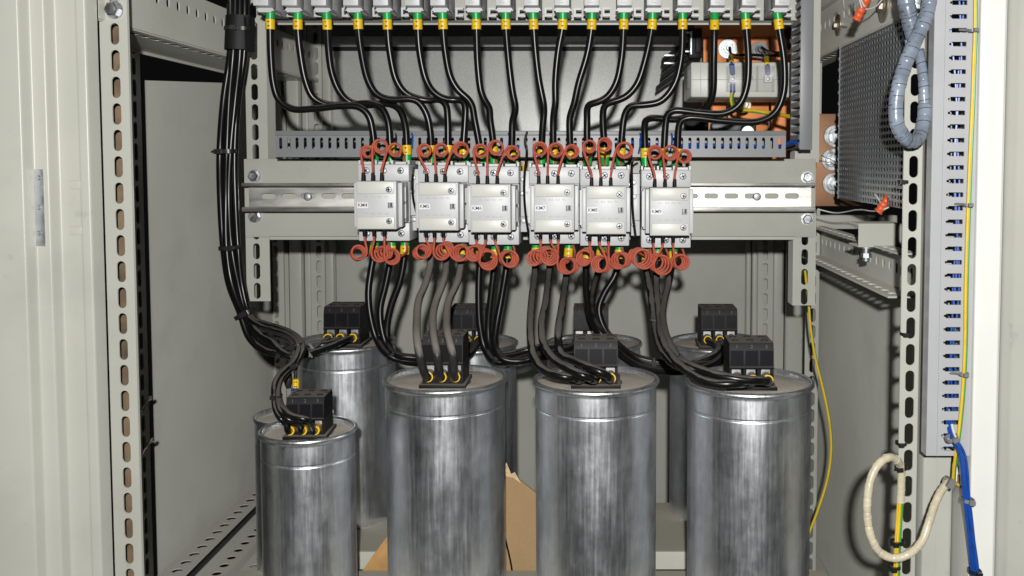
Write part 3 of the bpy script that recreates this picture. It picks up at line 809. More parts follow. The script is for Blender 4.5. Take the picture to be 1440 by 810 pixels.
# ================================================================== BREAKERS + TOP CABLES
def marker_text(p, d, txt, par, r):
    mb = text_mb(txt[0], .0042, p + Vector((0, -r - .0004, .0023)), rot=math.pi / 2, bold=.00012)
    text_mb(txt[1], .0042, p + Vector((0, -r - .0004, -.0026)), rot=math.pi / 2, mb=mb, bold=.00012)
    mb.build('lettering', INK, par, smooth=0)
def split_len(P, s0, s1):
    """piece of a polyline between arc lengths s0 and s1"""
    out = []; s = 0
    for a, b in zip(P, P[1:]):
        l = (b - a).length
        if l == 0: continue
        if s + l >= s0 and not out: out.append(a.lerp(b, max(0, (s0 - s) / l)))
        if out:
            if s + l >= s1: out.append(a.lerp(b, (s1 - s) / l)); break
            out.append(b)
        s += l
    return out
def plen(P): return sum((b - a).length for a, b in zip(P, P[1:]))
CR = .0041
TOP = [
 [(380, 15), (380, 42), (381, 80), (385, 120), (392, 140), (410, 153), (440, 153), (480, 149), (505, 150.5), (518, 162), (524, 185), (526.5, 212), (527, 233)],
 [(419, 15), (419, 42), (423, 80), (430, 115), (440, 137), (458, 146.5), (490, 147.5, 1.115), (520, 145.5), (535, 150), (545, 168), (548.5, 200), (550, 233)],
 [(459, 15), (460.5, 42), (462, 70), (467, 104), (478, 130), (491, 143), (512, 148, 1.12), (545, 145.5), (560, 152), (569, 172), (572, 205), (572, 233)],
 [(503, 15), (504, 39), (508, 72), (517.7, 114), (530, 133), (549, 140), (574, 139), (587, 142), (599.6, 160), (605, 185), (606.5, 212), (607, 233)],
 [(544, 15), (545, 39), (548, 72), (557.6, 114), (570, 131), (584, 137.5), (601, 141.5, 1.115), (618.5, 139.5), (627, 147), (629.5, 166), (630, 198), (630, 233)],
 [(587, 15), (587.6, 38), (590, 72), (599.6, 114), (610, 130), (625, 139), (641, 140.5, 1.115), (650, 140.5), (654, 148), (653.7, 173), (652, 198), (652, 233)],
 [(622, 15), (623, 38), (626, 72), (634, 110), (646, 129), (657, 138), (663.6, 147.6), (667, 166), (673, 198), (678, 233)],
 [(669, 15), (670, 39), (672, 93), (677, 131), (683, 144), (688, 151), (689, 166), (693, 196), (695, 233)],
 [(711, 15), (711.5, 39), (716, 93), (721, 131), (725, 151), (724, 160), (721, 168), (720, 198), (719, 233)],
 [(749.5, 15), (750.5, 38), (753, 72), (758, 114), (764.5, 147), (765, 158), (763, 180), (762, 198), (761, 233)],
 [(791.5, 15), (791, 38), (785, 72), (781, 114), (781, 147.6), (779, 158), (778, 170), (778, 198), (779, 233)],
 [(832.5, 15), (832, 38), (826, 76), (813.5, 118), (807, 147.6), (801.5, 164), (801.5, 198), (803, 233)],
 [(877.5, 15), (877, 38), (874, 82.5), (866, 118), (853, 137), (836, 145), (828, 147), (825.6, 153), (825.6, 165), (825.6, 198), (827, 233)],
 [(918, 15), (917, 37), (908, 82.5), (895, 120), (878.6, 137), (858, 144), (850, 148), (848, 157), (848, 175), (850, 203), (851, 233)],
 [(960, 15), (960, 37), (958, 82.5), (948, 120), (929, 142.5), (905, 147.6), (886, 149.5), (879, 160), (874, 198), (872, 233)],
 [(1005, 15), (1004.6, 38.5), (1003.7, 89), (1002, 133), (994, 151), (977, 161, 1.125), (950, 168), (916, 166), (907.5, 169), (906.5, 180), (907, 205), (908, 233)],
 [(1048, 15), (1049.6, 38.5), (1052.6, 89), (1049.6, 124), (1039, 148), (1018.5, 159.5), (983, 158.5), (947, 155.5), (939, 160), (936, 175), (934, 207), (932, 233)],
 [(1093, 15), (1095.6, 38.5), (1103, 89), (1101.5, 133), (1089.6, 159), (1066, 171), (1018.5, 170), (968, 165.5), (957, 170), (954, 182), (953, 207), (951, 233)],
]
SIDE = ['left', 'middle', 'right']
kms = list(KM)
def sleeves(cable, P, s_g, s_y, txt, r=CR, rev=False):
    """green sleeve then yellow two-character marker measured from the start of P"""
    if rev: P = list(reversed(P))
    g = split_len(P, *s_g); MB().tube(g, r + .0009, 14).build('insulating_sleeve', GREEN, cable)
    y = split_len(P, *s_y)
    m = MB(); m.tube(y, r + .0013, 14)
    mk = m.build('wire_marker', YEL, cable)
    c = (y[0] + y[-1]) / 2
    marker_text(c, None, txt, mk, r + .0013)
for i, pts in enumerate(TOP):
    km = kms[i // 3]; z1 = KM[km]['z'][1]
    if len(pts[-1]) == 2: pts[-1] = (*pts[-1], 1.112)
    if len(pts[0]) == 2: pts[0] = (*pts[0], 1.098)
    P = path(pts, step=.003)
    P[-1].z = min(P[-1].z, z1 - .0005)
    dusty = i in (8, 9, 10)
    cbl = MB().tube(P, CR, 12).build('cable', BLACKC if i not in (3, 4, 5, 6, 7, 8, 9, 10, 11) else BLACKC)
    tag(cbl, 'black cable from the breakers down to the %s top terminal of contactor %s' % (SIDE[i % 3], km), 'cable', 'cables from the breakers to the contactors')
    sleeves(cbl, P, (.0012, .0095), (.0096, .0208), '%d' % (44 + i))
    sleeves(cbl, P, (.003, .0125), (.0126, .0235), '%d' % (44 + i), rev=True)
    # breaker pole above it (only its lower end is in view)
    px = pts[0][0]
    xc = (px - CX) * 1.098 / F * 1.0
    Db = 1.078
    bk = thing('circuit_breaker', 'grey breaker pole in the top row, feeding the %s cable of contactor %s' % (SIDE[i % 3], km), 'breaker', (xc, 1.12, Z(17, 1.10)), 'breakers in the top row')
    hw = .0084; zb = Z(7.8, Db); zt = CAMZ + .33
    mb = MB()
    mb.box(xc - hw, xc + hw, Db, 1.105, zb, zt, .0008)
    mb.box(xc - hw + .0002, xc + hw - .0002, 1.1052, 1.150, zb - .004, zt, .0006)
    mb.build('body', PLAS, bk)
    mb = MB(); 
    poly = [(xc - .0075, 1.092, zb - .0002), (xc + .0085, 1.092, zb - .0002), (xc + .0105, 1.092, zb - .0036), (xc - .0098, 1.092, zb - .0036)]
    mb.prism(poly, (0, .03, 0)); mb.box(xc - .0070, xc + .0078, 1.0905, 1.119, zb - .0054, zb - .0038)
    mb.build('terminal_lip', PLAS, bk)
    mb = MB(); screw(mb, xc - .001, Db - .0002, zb + .0095, .0036, .001); s_ = mb.build('terminal_screw', SCREWM, bk)
    mb = MB(); cross(mb, xc - .001, Db, zb + .0095, .0036, .001, .4 + i); mb.build('screw_slot', INK, s_)
    mb = MB(); cx_ = xc + .0155
    mb.box(cx_ - .0035, cx_ - .0012, 1.13, 1.136, zb - .0045, zb + .006); mb.box(cx_ - .0012, cx_ + .0055, 1.13, 1.136, zb + .0035, zb + .006); mb.box(cx_ - .0012, cx_ + .0055, 1.13, 1.136, zb - .0045, zb - .002)
    mb.build('rail_clip', PLAS, bk)
    bk.rotation_euler.y = random.uniform(-.014, .014)
    if i > 6:
        mb = MB(); mb.box(xc - .0035, xc - .0031, Db - .0003, Db - .0001, zb + .003, zb + .02); mb.box(xc - .0031, xc + .002, Db - .0003, Db - .0001, zb + .003, zb + .0035); mb.build('seam', PLASD, bk)
# busbar cover shadow strip under the breakers
# ================================================================== CAPACITORS
def capacitor(label, cx, cy, D, r, py_bot=None, hh=.222, block=None, mat=0, rot=0, group='aluminium can capacitors', mark=None, lidr=None):
    c = W(cx, cy, D); zt = c.z
    t = thing('capacitor', label, 'capacitor', (c.x, D, zt - hh), group)
    rc = r * .968
    prof = [(0, 0), (rc * .93, 0), (rc * .985, .003), (rc, .010), (rc, .0115), (rc, hh - .0290), (rc, hh - .0280), (rc - .0004, hh - .0274), (rc - .0009, hh - .0268), (rc - .0004, hh - .0262), (rc, hh - .0256), (rc, hh - .0246), (rc, hh - .0080), (rc, hh - .0065), (rc + .0002, hh - .0058), (r, hh - .0050), (r + .0008, hh - .0038), (r + .0010, hh - .0024), (r + .0006, hh - .0011), (r - .0004, hh - .0002), (r - .0022, hh), (r - .0036, hh - .0005), (r - .0042, hh - .0020), (r - .0042, hh - .0075)]
    mb = MB(); mb.lathe(prof, (c.x, D, zt - hh), 96); mb.build('can', ALU[mat], t, smooth=50)
    lp = [(r - .0041, hh - .0068), (r * .90, hh - .0054), (r * .5, hh - .0047), (0, hh - .0045)]
    mb = MB(); mb.lathe(lp, (c.x, D, zt - hh), 64); mb.build('lid', DUSTLID, t, smooth=60)
    if mark:
        pw = (mark[1] - CX) / F
        # handwritten digit on the curved side
        mm = text_mb(mark[0], .0075, (0, 0, 0), rot=-.25)
        th0 = mark[2]
        zz = Z(mark[3], D - r)
        for v in mm.bm.verts:
            th = th0 + v.co.x / rc
            v.co = Vector((c.x + (rc + .0003) * math.sin(th), D - (rc + .0003) * math.cos(th), zz + v.co.z))
        mm.build('handwriting', INK, t, smooth=0)
    # terminal block
    bxp, byt, wpx, Dbk, hb = block        # pixel centre x, pixel y of front top edge, width px, front depth, height m
    f = W(bxp, byt, Dbk); wd = wpx * S(Dbk); dp = wd * 1.05; zl = zt - .0046
    ztop = f.z; H = ztop - zl
    x0, x1 = f.x - wd / 2, f.x + wd / 2; y0, y1 = Dbk, Dbk + dp
    M = Matrix.Translation((f.x, (y0 + y1) / 2, 0)) @ Matrix.Rotation(rot, 4, 'Z') @ Matrix.Translation((-f.x, -(y0 + y1) / 2, 0))
    def fin(mb, name, mat_, par):
        bmesh.ops.transform(mb.bm, matrix=M, verts=mb.bm.verts)
        return mb.build(name, mat_, par)
    zw1 = ztop - H * .16; zw0 = ztop - H * .50; zo0 = zl + H * .17; zo1 = ztop - H * .56
    mb = MB()
    # side profile prism (upper body)
    prof2 = [(x0, y0 + .004, ztop), (x0, y1 - .003, ztop + .0005), (x0, y1, ztop - .004), (x0, y1, zo1), (x0, y0, zo1), (x0, y0 - .0012, zo1 + .001), (x0, y0 - .0012, zo1 + .0022), (x0, y0, zo1 + .0024), (x0, y0 + .001, zw1)]
    mb.prism(prof2, (wd, 0, 0))
    mb.box(x0, x1, y0 + .010, y1, zl + .0035, zo1 - .0002)
    for k in range(4):
        xr = x0 + (wd - .0022) * k / 3; mb.box(xr, xr + .0022, y0 + .0005, y0 + .0099, zl + .0035, zo1 - .0002)
    mb.box(x0 + .0023, x1 - .0023, y0 + .001, y0 + .0098, zl + .0035, zo0)
    b_ = fin(mb, 'terminal_block', BLACKP, t)
    mb = MB(); mb.box(x0 - .003, x1 + .003, y0 - .004, y1 + .003, zl - .0008, zl + .0033, .0006); mb.cyl(((x0 + x1) / 2, (y0 + y1) / 2, zl - .0012), ((x0 + x1) / 2, (y0 + y1) / 2, zl + .0006), wd * .62, wd * .62, 40); fin(mb, 'base_plate', BLACKP, b_)
    mb = MB()
    for k in range(3):
        xa_ = x0 + wd * k / 3 + .0009; xb_ = x0 + wd * (k + 1) / 3 - .0009
        mb.prism([(xa_, y0 + .0004, zw1), (xa_, y0 - .0003, zo1 + .0035), (xa_, y0 + .002, zo1 + .0035), (xa_, y0 + .003, zw1)], (xb_ - xa_, 0, 0))
    fin(mb, 'label_window', BLACKG, b_)
    mb = MB()
    for k in range(3):
        for e in (0, 1):
            xr = x0 + wd * (k + .5) / 3; yr = y0 + dp * (.30 + .42 * e)
            mb.cyl((xr, yr, ztop + .0006), (xr, yr, ztop + .0011), wd * .085, wd * .085, 16)
    for xr in (x0 + wd * .06, x1 - wd * .06): mb.box(xr - .0015, xr + .0015, y0 + dp * .5, y0 + dp * .58, ztop + .0006, ztop + .0011)
    fin(mb, 'screw_hole', INK, b_)
    mb = MB()
    for k in range(3): text_mb('123'[k], .0048, (x0 + wd * (k + .5) / 3, y0 + .0012, (ztop + zw1) / 2), mb=mb)
    fin(mb, 'lettering', INKD, b_)
    mb = MB()
    for k in range(3):
        xr = x0 + wd * (k + .5) / 3; mb.box(xr - wd * .10, xr + wd * .10, y0 + .005, y0 + .0098, zo0 + .001, zo1 - .0006)
    fin(mb, 'clamp', TERM, b_)
    t['_z'] = 0; del t['_z']
    return dict(t=t, x=[x0 + wd * (k + .5) / 3 for k in range(3)], y=y0 + .008, z=(zo0 * .62 + zo1 * .38), M=M, r=wd)
G = 'aluminium can capacitors'
caps = {}
caps['s1'] = capacitor('slim short aluminium capacitor at front left with a handwritten 2 under its rim', 433.5, 601, .955, .0475, block=(427, 560, 53, .932, 0), mat=0, rot=.05, mark=('2', 418, -.21, 630), hh=.24)
def plain_cap(label, cx, cy, D, r, hh, mat):
    c = W(cx, cy, D); zt = c.z
    t = thing('capacitor', label, 'capacitor', (c.x, D, zt - hh), G); rc = r * .968
    prof = [(0, 0), (rc * .93, 0), (rc, .008), (rc, hh - .0295), (rc * .985, hh - .0265), (rc, hh - .0235), (rc, hh - .006), (r, hh - .003), (r, hh - .0008), (r * .992, hh), (r * .97, hh), (r * .955, hh - .006)]
    MB().lathe(prof, (c.x, D, zt - hh), 72).build('can', ALU[mat], t, smooth=50)
    MB().lathe([(r * .954, hh - .0062), (r * .5, hh - .0046), (0, hh - .0044)], (c.x, D, zt - hh), 48).build('lid', DUSTLID, t, smooth=60)
plain_cap('slim aluminium capacitor half hidden right behind the front left one', 413, 582, 1.056, .0430, .24, 1)
caps['f1'] = capacitor('big shiny aluminium capacitor at front under contactor KM5, three dusty cables in its terminals', 626.5, 529.5, .98, .0628, block=(622, 474, 58, .952, 0), mat=1)
caps['f2'] = capacitor('big shiny aluminium capacitor at front below contactors KM7 and KM8', 838, 530.5, .955, .0628, block=(838, 481, 62, .930, 0), mat=2)
caps['f3'] = capacitor('big shiny aluminium capacitor at front right, standing under contactor KM9', 1053.5, 533, .94, .0626, block=(1057.5, 483, 63, .915, 0), mat=0)
caps['b1'] = capacitor('large aluminium capacitor in the back row, behind the slim front left one', 486, 478, 1.188, .0625, block=(480, 432, 51.5, 1.165, 0), mat=2)
caps['b2'] = capacitor('large aluminium capacitor in the back row, hidden behind the one under KM5', 658, 480, 1.20, .0625, block=(657, 434, 50, 1.175, 0), mat=0)
caps['b3'] = capacitor('large aluminium capacitor in the back row, hidden behind the one below KM7 and KM8', 835, 480, 1.23, .0620, block=(831, 434, 50, 1.205, 0), mat=1)
caps['b4'] = capacitor('large aluminium capacitor in the back row at right, behind the one under KM9', 1010, 479, 1.20, .0628, block=(1012, 435, 51, 1.172, 0), mat=2)

# shelf that carries them
shelf = thing('shelf', 'cream painted steel shelf under the two rows of capacitors', 'shelf', (-.03, 1.1, CAMZ - .466))
mb = MB(); mb.box(-.345, .215, 1.07, 1.225, CAMZ - .4455, CAMZ - .4425); mb.box(-.345, .215, 1.068, 1.0698, CAMZ - .463, CAMZ - .4426); mb.build('rear_beam', CREAM, shelf)
mb = MB(); mb.box(-.40, .245, .875, 1.03, CAMZ - .4500, CAMZ - .4480); mb.box(-.40, .245, .873, .8748, CAMZ - .466, CAMZ - .4481); mb.build('front_beam', CREAM, shelf)

# ================================================================== LOWER CABLES
def endpt(cap, k, dz=0):
    c = caps[cap]; p = c['M'] @ Vector((c['x'][k], c['y'], 0)); return Vector((p.x, p.y, c['z'] + dz))
def lower(km, j, pts, cap=None, k=0, mat=BLACKCL, D0=1.112, label=None, tail=None, r=CR, lug=True, startx=None):
    q = KM[km]; z0 = q['z'][0]
    pts = [(startx, 338, D0)] + pts
    n = len(pts); Ds = [p[2] if len(p) > 2 else None for p in pts]
    last = 0
    for i in range(1, n):
        if Ds[i] is not None:
            for m in range(last + 1, i): Ds[m] = Ds[last] + (Ds[i] - Ds[last]) * (m - last) / (i - last)
            last = i
    for m in range(last + 1, n): Ds[m] = Ds[last]
    wp = [W(p[0], p[1], d) for p, d in zip(pts, Ds)]
    wp[0].z = z0 + .001
    if cap:
        e = endpt(cap, k)
        wp += [e + Vector((0, -.020, -.0015)), e]
    P = spline(wp, .003)
    for _ in range(2): P = [P[0]] + [(P[i - 1] + P[i] * 2 + P[i + 1]) / 4 for i in range(1, len(P) - 1)] + [P[-1]]
    c = MB().tube(P, r, 12).build('cable', mat)
    tag(c, label, 'cable', 'cables from the contactors to the capacitors')
    sleeves(c, P, (.002, .0090), (.0091, .0190), '%d' % (44 + 3 * kms.index(km) + j), r=r)
    if cap and lug:
        R = list(reversed(P)); MB().tube(split_len(R, .0035, .0135), r + .0006, 12).build('cable_end', DUSTC, c)
        MB().tube(split_len(R, .0136, .0152), r + .0010, 14).build('marker_ring', YEL, c)
    return c
lab = lambda km, j, to: 'cable from %s bottom terminal of contactor %s %s' % (SIDE[j], km, to)
# KM4 -> back cap b2, passing right behind the front row
lower('KM4', 0, [(525, 362, 1.11), (521, 385), (518, 412), (521, 446), (531, 480, 1.095), (547, 500, 1.085), (568, 507), (600, 507, 1.09), (625, 500, 1.10), (632, 487, 1.13)], 'b2', 0, label='black ' + lab('KM4', 0, 'bending to the back row'), startx=528)
lower('KM4', 1, [(549, 364, 1.11), (542, 402), (534.6, 434), (537, 464), (545, 488, 1.095), (560, 500, 1.08), (585, 503), (615, 506, 1.082), (640, 501, 1.10), (652, 487, 1.13)], 'b2', 1, label='black ' + lab('KM4', 1, 'bending to the back row'), startx=551)
lower('KM4', 2, [(568, 366, 1.11), (562, 397), (550, 430), (544, 464), (548, 490, 1.10), (562, 506, 1.095), (590, 511), (625, 512, 1.09), (658, 500, 1.10), (669, 483, 1.13)], 'b2', 2, label='black ' + lab('KM4', 2, 'bending to the back row'), startx=570)
# KM5 -> f1 (dusty)
lower('KM5', 0, [(606, 365, 1.105), (599, 397), (589, 422), (586.4, 446, .985), (586.5, 475, .932), (590, 500, .915)], 'f1', 0, mat=DUSTC, label='dusty ' + lab('KM5', 0, 'down to the big capacitor below'), startx=607)
lower('KM5', 1, [(628, 365, 1.105), (625, 392), (613, 424), (608.6, 446, .985), (610.5, 478, .932), (615, 500, .915)], 'f1', 1, mat=DUSTC, label='dusty ' + lab('KM5', 1, 'down to the big capacitor below'), startx=629.5)
lower('KM5', 2, [(649, 365, 1.105), (643, 397), (631, 424), (628, 446, .985), (630, 473, .932), (636, 498, .915)], 'f1', 2, mat=DUSTC, label='dusty ' + lab('KM5', 2, 'down to the big capacitor below'), startx=651)
# KM6 -> b3
lower('KM6', 0, [(674, 378, 1.11), (673, 420), (675, 459), (682, 490, 1.10), (695, 508, 1.092), (722, 507), (745, 501, 1.092), (775, 496), (803, 488, 1.12), (810, 480, 1.15)], 'b3', 0, label='black ' + lab('KM6', 0, 'bending right to the back row'), startx=677)
lower('KM6', 1, [(695, 376, 1.11), (690, 420), (686.5, 459), (689, 486, 1.105), (700, 499, 1.11), (722, 497), (745, 491, 1.11), (775, 487), (815, 485, 1.13), (826, 480, 1.16)], 'b3', 1, mat=BLACKC, label='black ' + lab('KM6', 1, 'bending right to the back row'), startx=697)
lower('KM6', 2, [(712, 377, 1.11), (705, 420), (698, 459), (696, 486, 1.085), (706, 504, 1.078), (730, 508), (752, 503, 1.08), (785, 500), (835, 494, 1.13), (847, 481, 1.16)], 'b3', 2, label='black ' + lab('KM6', 2, 'bending right to the back row'), startx=715)
# KM7 -> f2
lower('KM7', 0, [(753, 377, 1.10), (748, 422, 1.02), (746, 471, .95), (750, 500), (764, 520, .905), (785, 528.5, .892), (803, 531, .892)], 'f2', 0, mat=BLACKC, label='black ' + lab('KM7', 0, 'sweeping over the can rim'), startx=754)
lower('KM7', 1, [(773, 377, 1.10), (768, 422, 1.02), (761.5, 462, .96), (766, 488), (782, 508, .912), (804, 521, .890), (825, 530, .885)], 'f2', 1, mat=BLACKC, label='dusty ' + lab('KM7', 1, 'over the can rim'), startx=777)
lower('KM7', 2, [(796.5, 387, 1.10), (790, 434, 1.0), (785, 471, .95), (788, 497), (804, 506, .915), (828, 516, .892), (850, 526, .888)], 'f2', 2, mat=BLACKC, label='black ' + lab('KM7', 2, 'crossing in front of the block'), startx=801)
# KM8 -> b4
k8 = [(870, 489, 1.075), (893, 506, 1.085), (917, 514), (940, 517), (962, 515, 1.09)]
lower('KM8', 0, [(824, 380, 1.105), (825, 417), (831, 446, 1.08), (846, 474, 1.07)] + k8 + [(984, 508), (1003, 499, 1.10), (1011, 487, 1.125)], 'b4', 0, mat=BLACKC, label='black ' + lab('KM8', 0, 'passing behind rightwards'), startx=828)
lower('KM8', 1, [(841, 385, 1.105), (834, 410), (833, 440, 1.075), (846, 470, 1.06), (868, 495, 1.065), (893, 513, 1.07), (917, 520), (945, 523), (972, 521, 1.08), (1000, 512), (1016, 499, 1.11), (1020, 487, 1.13)], 'b4', 1, label='black ' + lab('KM8', 1, 'passing behind to the right'), startx=846)
lower('KM8', 2, [(866, 385, 1.105), (850, 412), (842, 435, 1.10), (850, 462, 1.095), (866, 482, 1.09), (890, 500, 1.095), (917, 508), (945, 511), (980, 512, 1.09), (1015, 508), (1032, 496, 1.12), (1033, 486, 1.135)], 'b4', 2, label='black ' + lab('KM8', 2, 'passing behind to the right'), startx=872)
# KM9 -> f3
lower('KM9', 0, [(909, 380, 1.10), (915, 413), (919, 445, 1.03), (923, 472), (934, 498, .935), (953, 515, .905), (985, 524, .885), (1012, 527, .880)], 'f3', 0, mat=BLACKC, label='black ' + lab('KM9', 0, 'bending to the right capacitor'), startx=909)
lower('KM9', 1, [(923, 390, 1.10), (924, 418), (927, 447, 1.02), (930, 474, .96), (942, 498, .925), (960, 517, .895), (985, 534, .876), (1012, 540, .868), (1038, 539, .868)], 'f3', 1, mat=BLACKC, label='black ' + lab('KM9', 1, 'hanging lowest over the can rim'), startx=926)
lower('KM9', 2, [(942, 390, 1.10), (934, 424), (932, 447, 1.015), (940, 480, .95), (956, 505, .915), (985, 520, .885), (1015, 529, .872), (1045, 534, .868), (1072, 535, .872)], 'f3', 2, mat=BLACKC, label='black ' + lab('KM9', 2, 'bending to the right capacitor'), startx=948)

# cable ties -------------------------------------------------------------
def tie_mb(px, py, D, wpx, ang=0.0, hpx=4.5, depth=.016, head=1, r=None):
    mb = MB(); c = W(px, py, D); w = wpx * S(D) / 2; h = hpx * S(D) / 2
    n = 28; ring = []
    a = math.radians(ang); ex = Vector((math.cos(a), 0, math.sin(a))); ez = Vector((-math.sin(a), 0, math.cos(a)))
    P = []
    for i in range(n):
        t = 2 * math.pi * i / n
        cx_, cy_ = math.cos(t), math.sin(t)
        q = (abs(cx_) ** 3 + abs(cy_) ** 3) ** (-1 / 3)
        P.append(c + ex * (w * cx_ * q) + UY * (depth / 2 * cy_ * q))
    inner = [p + (c - p) * .10 for p in P]
    vs = [[mb.bm.verts.new(p + ez * s * h) for p in L] for L, s in ((P, 1), (P, -1), (inner, -1), (inner, 1))]
    for k in range(4):
        A, B = vs[k], vs[(k + 1) % 4]
        for i in range(n):
            j = (i + 1) % n; mb.bm.faces.new((A[i], A[j], B[j], B[i]))
    # head block and cut tail
    hd = c + ex * (w * .55 * head) - UY * (depth / 2 + .0012)
    s_ = h * 1.25
    for dx0, dx1, y0_, y1_, hh in ((-s_ * 1.3, s_ * 1.3, -.0022, .0012, s_),):
        pts = [hd + ex * dx0 - ez * hh, hd + ex * dx1 - ez * hh, hd + ex * dx1 + ez * hh, hd + ex * dx0 + ez * hh]
        mb.prism([p + UY * y0_ for p in pts], (0, y1_ - y0_, 0))
    pts = [hd + ex * s_ * 1.3 * head - ez * h * .6, hd + ex * s_ * (1.3 * head + 1.3 * head) - ez * h * .6, hd + ex * s_ * (2.6 * head) + ez * h * .6, hd + ex * s_ * 1.3 * head + ez * h * .6]
    mb.prism(pts, (0, .0008, 0))
    return mb
TG = 'small cable ties'
for px, py, D, wpx, ang, hp, lab_, m in (
    (552, 499, 1.09, 17, 45, 4, 'small black tie around the three bent cables below contactor KM4', TIE),
    (699, 503, 1.095, 20, 50, 4, 'small black tie around the bent cables below contactor KM6', TIE),
    (926, 451, 1.02, 23, 0, 5, 'grey cable tie high on the cables hanging from contactor KM9', GREYTIE),
    (951, 507, .918, 22, 58, 5, 'black cable tie low on the bent cables of contactor KM9', TIE),
    (919, 513, 1.085, 16, 90, 5, 'small black tie on the cables passing behind from contactor KM8', TIE)):
    o = tie_mb(px, py, D, wpx, ang, hp).build('cable_tie', m); tag(o, lab_, 'cable tie', TG)

# ================================================================== LEFT CABLE BUNDLE
bun = thing('cable_bundle', 'thick bundle of black cables hanging down the left slotted leg, held by ties', 'cable bundle', W(330, 445, 1.12), None)
offs = [(-10.2, 0), (-3.4, -.004), (3.4, -.003), (10.2, .001), (-6.5, .007), (4.5, .007)]
base = [(334, -60, 1.135), (334, 20, 1.135), (333, 75, 1.135), (326, 140, 1.135), (321, 213, 1.135), (320, 280, 1.13), (323, 348, 1.125), (331, 400, 1.12), (345, 442, 1.115)]
fan = {
 0: ([(350, 474, 1.11), (366, 490), (390, 498, 1.10), (415, 499), (445, 490, 1.11), (462, 477, 1.13)], 'b1', 0),
 4: ([(356, 468, 1.12), (374, 484), (398, 490, 1.115), (425, 490), (455, 485, 1.115), (476, 478, 1.13)], 'b1', 1),
 1: ([(360, 466, 1.10), (380, 479), (395, 493, 1.08), (408, 502, 1.075), (440, 496, 1.09), (472, 484, 1.11), (490, 476, 1.13)], 'b1', 2),
 2: ([(366, 458, 1.09), (385, 464), (404, 470, 1.03), (417, 480, 1.0), (420, 492), (413, 509, .97), (399, 521), (387, 537, .935), (386, 560, .92), (389, 580, .905), (397, 592, .90), (402, 594, .905)], 's1', 0),
 3: ([(370, 454, 1.10), (390, 460), (410, 468, 1.03), (423, 480, 1.0), (426, 492), (418, 510, .975), (404, 523), (393, 538, .94), (391, 560, .918), (395, 578, .898), (406, 591, .892), (420, 594, .898)], 's1', 1),
 5: ([(362, 462, 1.11), (382, 471), (400, 476, 1.05), (413, 486, 1.01), (415, 498), (408, 514, .98), (396, 528), (391, 540, .945), (393, 560, .925), (398, 574, .90), (412, 586, .888), (432, 590, .888)], 's1', 2),
}
for i, (dx, dd) in enumerate(offs):
    pts = []
    for k, (x, y, d) in enumerate(base):
        f = 1.0 if k < 7 else (.9 if k == 7 else .75)
        wob = 1.7 * math.sin(k * 1.3 + i * 2.2) if 1 < k < 8 else 0
        pts.append(W(x + dx * f + wob, y + (dx * .35 if k == 8 else 0), d + dd + .0018 * math.sin(k * 1.9 + i)))
    ext, cap, kk = fan[i]
    Ds = [p[2] if len(p) > 2 else None for p in ext]; 
    last = 0
    for m in range(1, len(ext)):
        if Ds[m] is not None:
            for n_ in range(last + 1, m): Ds[n_] = Ds[last] + (Ds[m] - Ds[last]) * (n_ - last) / (m - last)
            last = m
    for p, d in zip(ext, Ds): pts.append(W(p[0], p[1], d))
    e = endpt(cap, kk)
    pts += [e + Vector((0, -.020, -.001)), e]
    P = spline(pts, .003)
    for _ in range(3): P = [P[0]] + [(P[a - 1] + P[a] * 2 + P[a + 1]) / 4 for a in range(1, len(P) - 1)] + [P[-1]]
    r_ = CR if cap == 'b1' else .0031
    L_ = plen(P)
    rf = (lambda t, r_=r_: 1.0 if (r_ == CR) else (CR / r_ if t < .35 else (CR / r_ + (1 - CR / r_) * min(1, (t - .35) / .15))))
    c = MB().tube(P, r_, 12, rfun=rf).build('cable', BLACKC, bun)
    R = list(reversed(P))
    MB().tube(split_len(R, .0035, .012), r_ + .0006, 12).build('cable_end', LUG if cap == 's1' else DUSTC, c)
    MB().tube(split_len(R, .0121, .0150), r_ + .0013, 12).build('marker_ring', YEL, c)
mb = MB()
prof = []
for y_, w_ in ((21, 17.5), (24, 18), (45, 18.2), (68, 17.8), (70, 17)):
    pass
p0, p1 = W(334, 70, 1.125), W(336, 22, 1.125)
n = 40; rings = []
for k in range(9):
    t = k / 8; c = p0.lerp(p1, t); ring = []
    for i in range(n):
        a = 2 * math.pi * i / n
        ring.append(mb.bm.verts.new(c + Vector((.0155 * math.cos(a) * (1 + .04 * math.cos(3 * a)), .010 * math.sin(a) * (1 + .12 * math.sin(2 * a)), 0))))
    rings.append(ring)
for a, b in zip(rings, rings[1:]):
    for i in range(n): mb.bm.faces.new((a[i], a[(i + 1) % n], b[(i + 1) % n], b[i]))
a = W(345, 72.5, 1.117); b = W(353, 23, 1.117); mb.prism([(a.x, 1.117, a.z), (b.x, 1.125, a.z), (b.x + .001, 1.125, b.z), (a.x - .001, 1.117, b.z)], (0, .002, 0))
mb.build('rubber_sleeve', BLACKP, bun)
for px, py, D, w, ang, hp, dp, hd in ((336, 41, 1.125, 38, -2, 5, .026, -.1), (320, 213, 1.133, 27, 2, 5.5, .026, -1), (323, 348, 1.123, 27, 4, 5.5, .026, 1), (345, 441, 1.112, 30, 28, 6, .024, .5),
    (386, 468, 1.075, 13, 85, 5, .016, 1), (398, 494, 1.085, 18, 55, 4.5, .018, -1), (419, 485, .995, 17, 15, 5, .016, -1), (411, 515, .965, 22, 22, 5, .014, 1), (389, 557, .918, 15, -5, 4, .012, -.5)):
    tie_mb(px, py, D, w, ang, hp, dp, hd).build('cable_tie', TIE, bun)
tie_mb(436, 491, 1.095, 22, -55, 3.5, .018, 1).build('cable_tie', GREYTIE, bun)

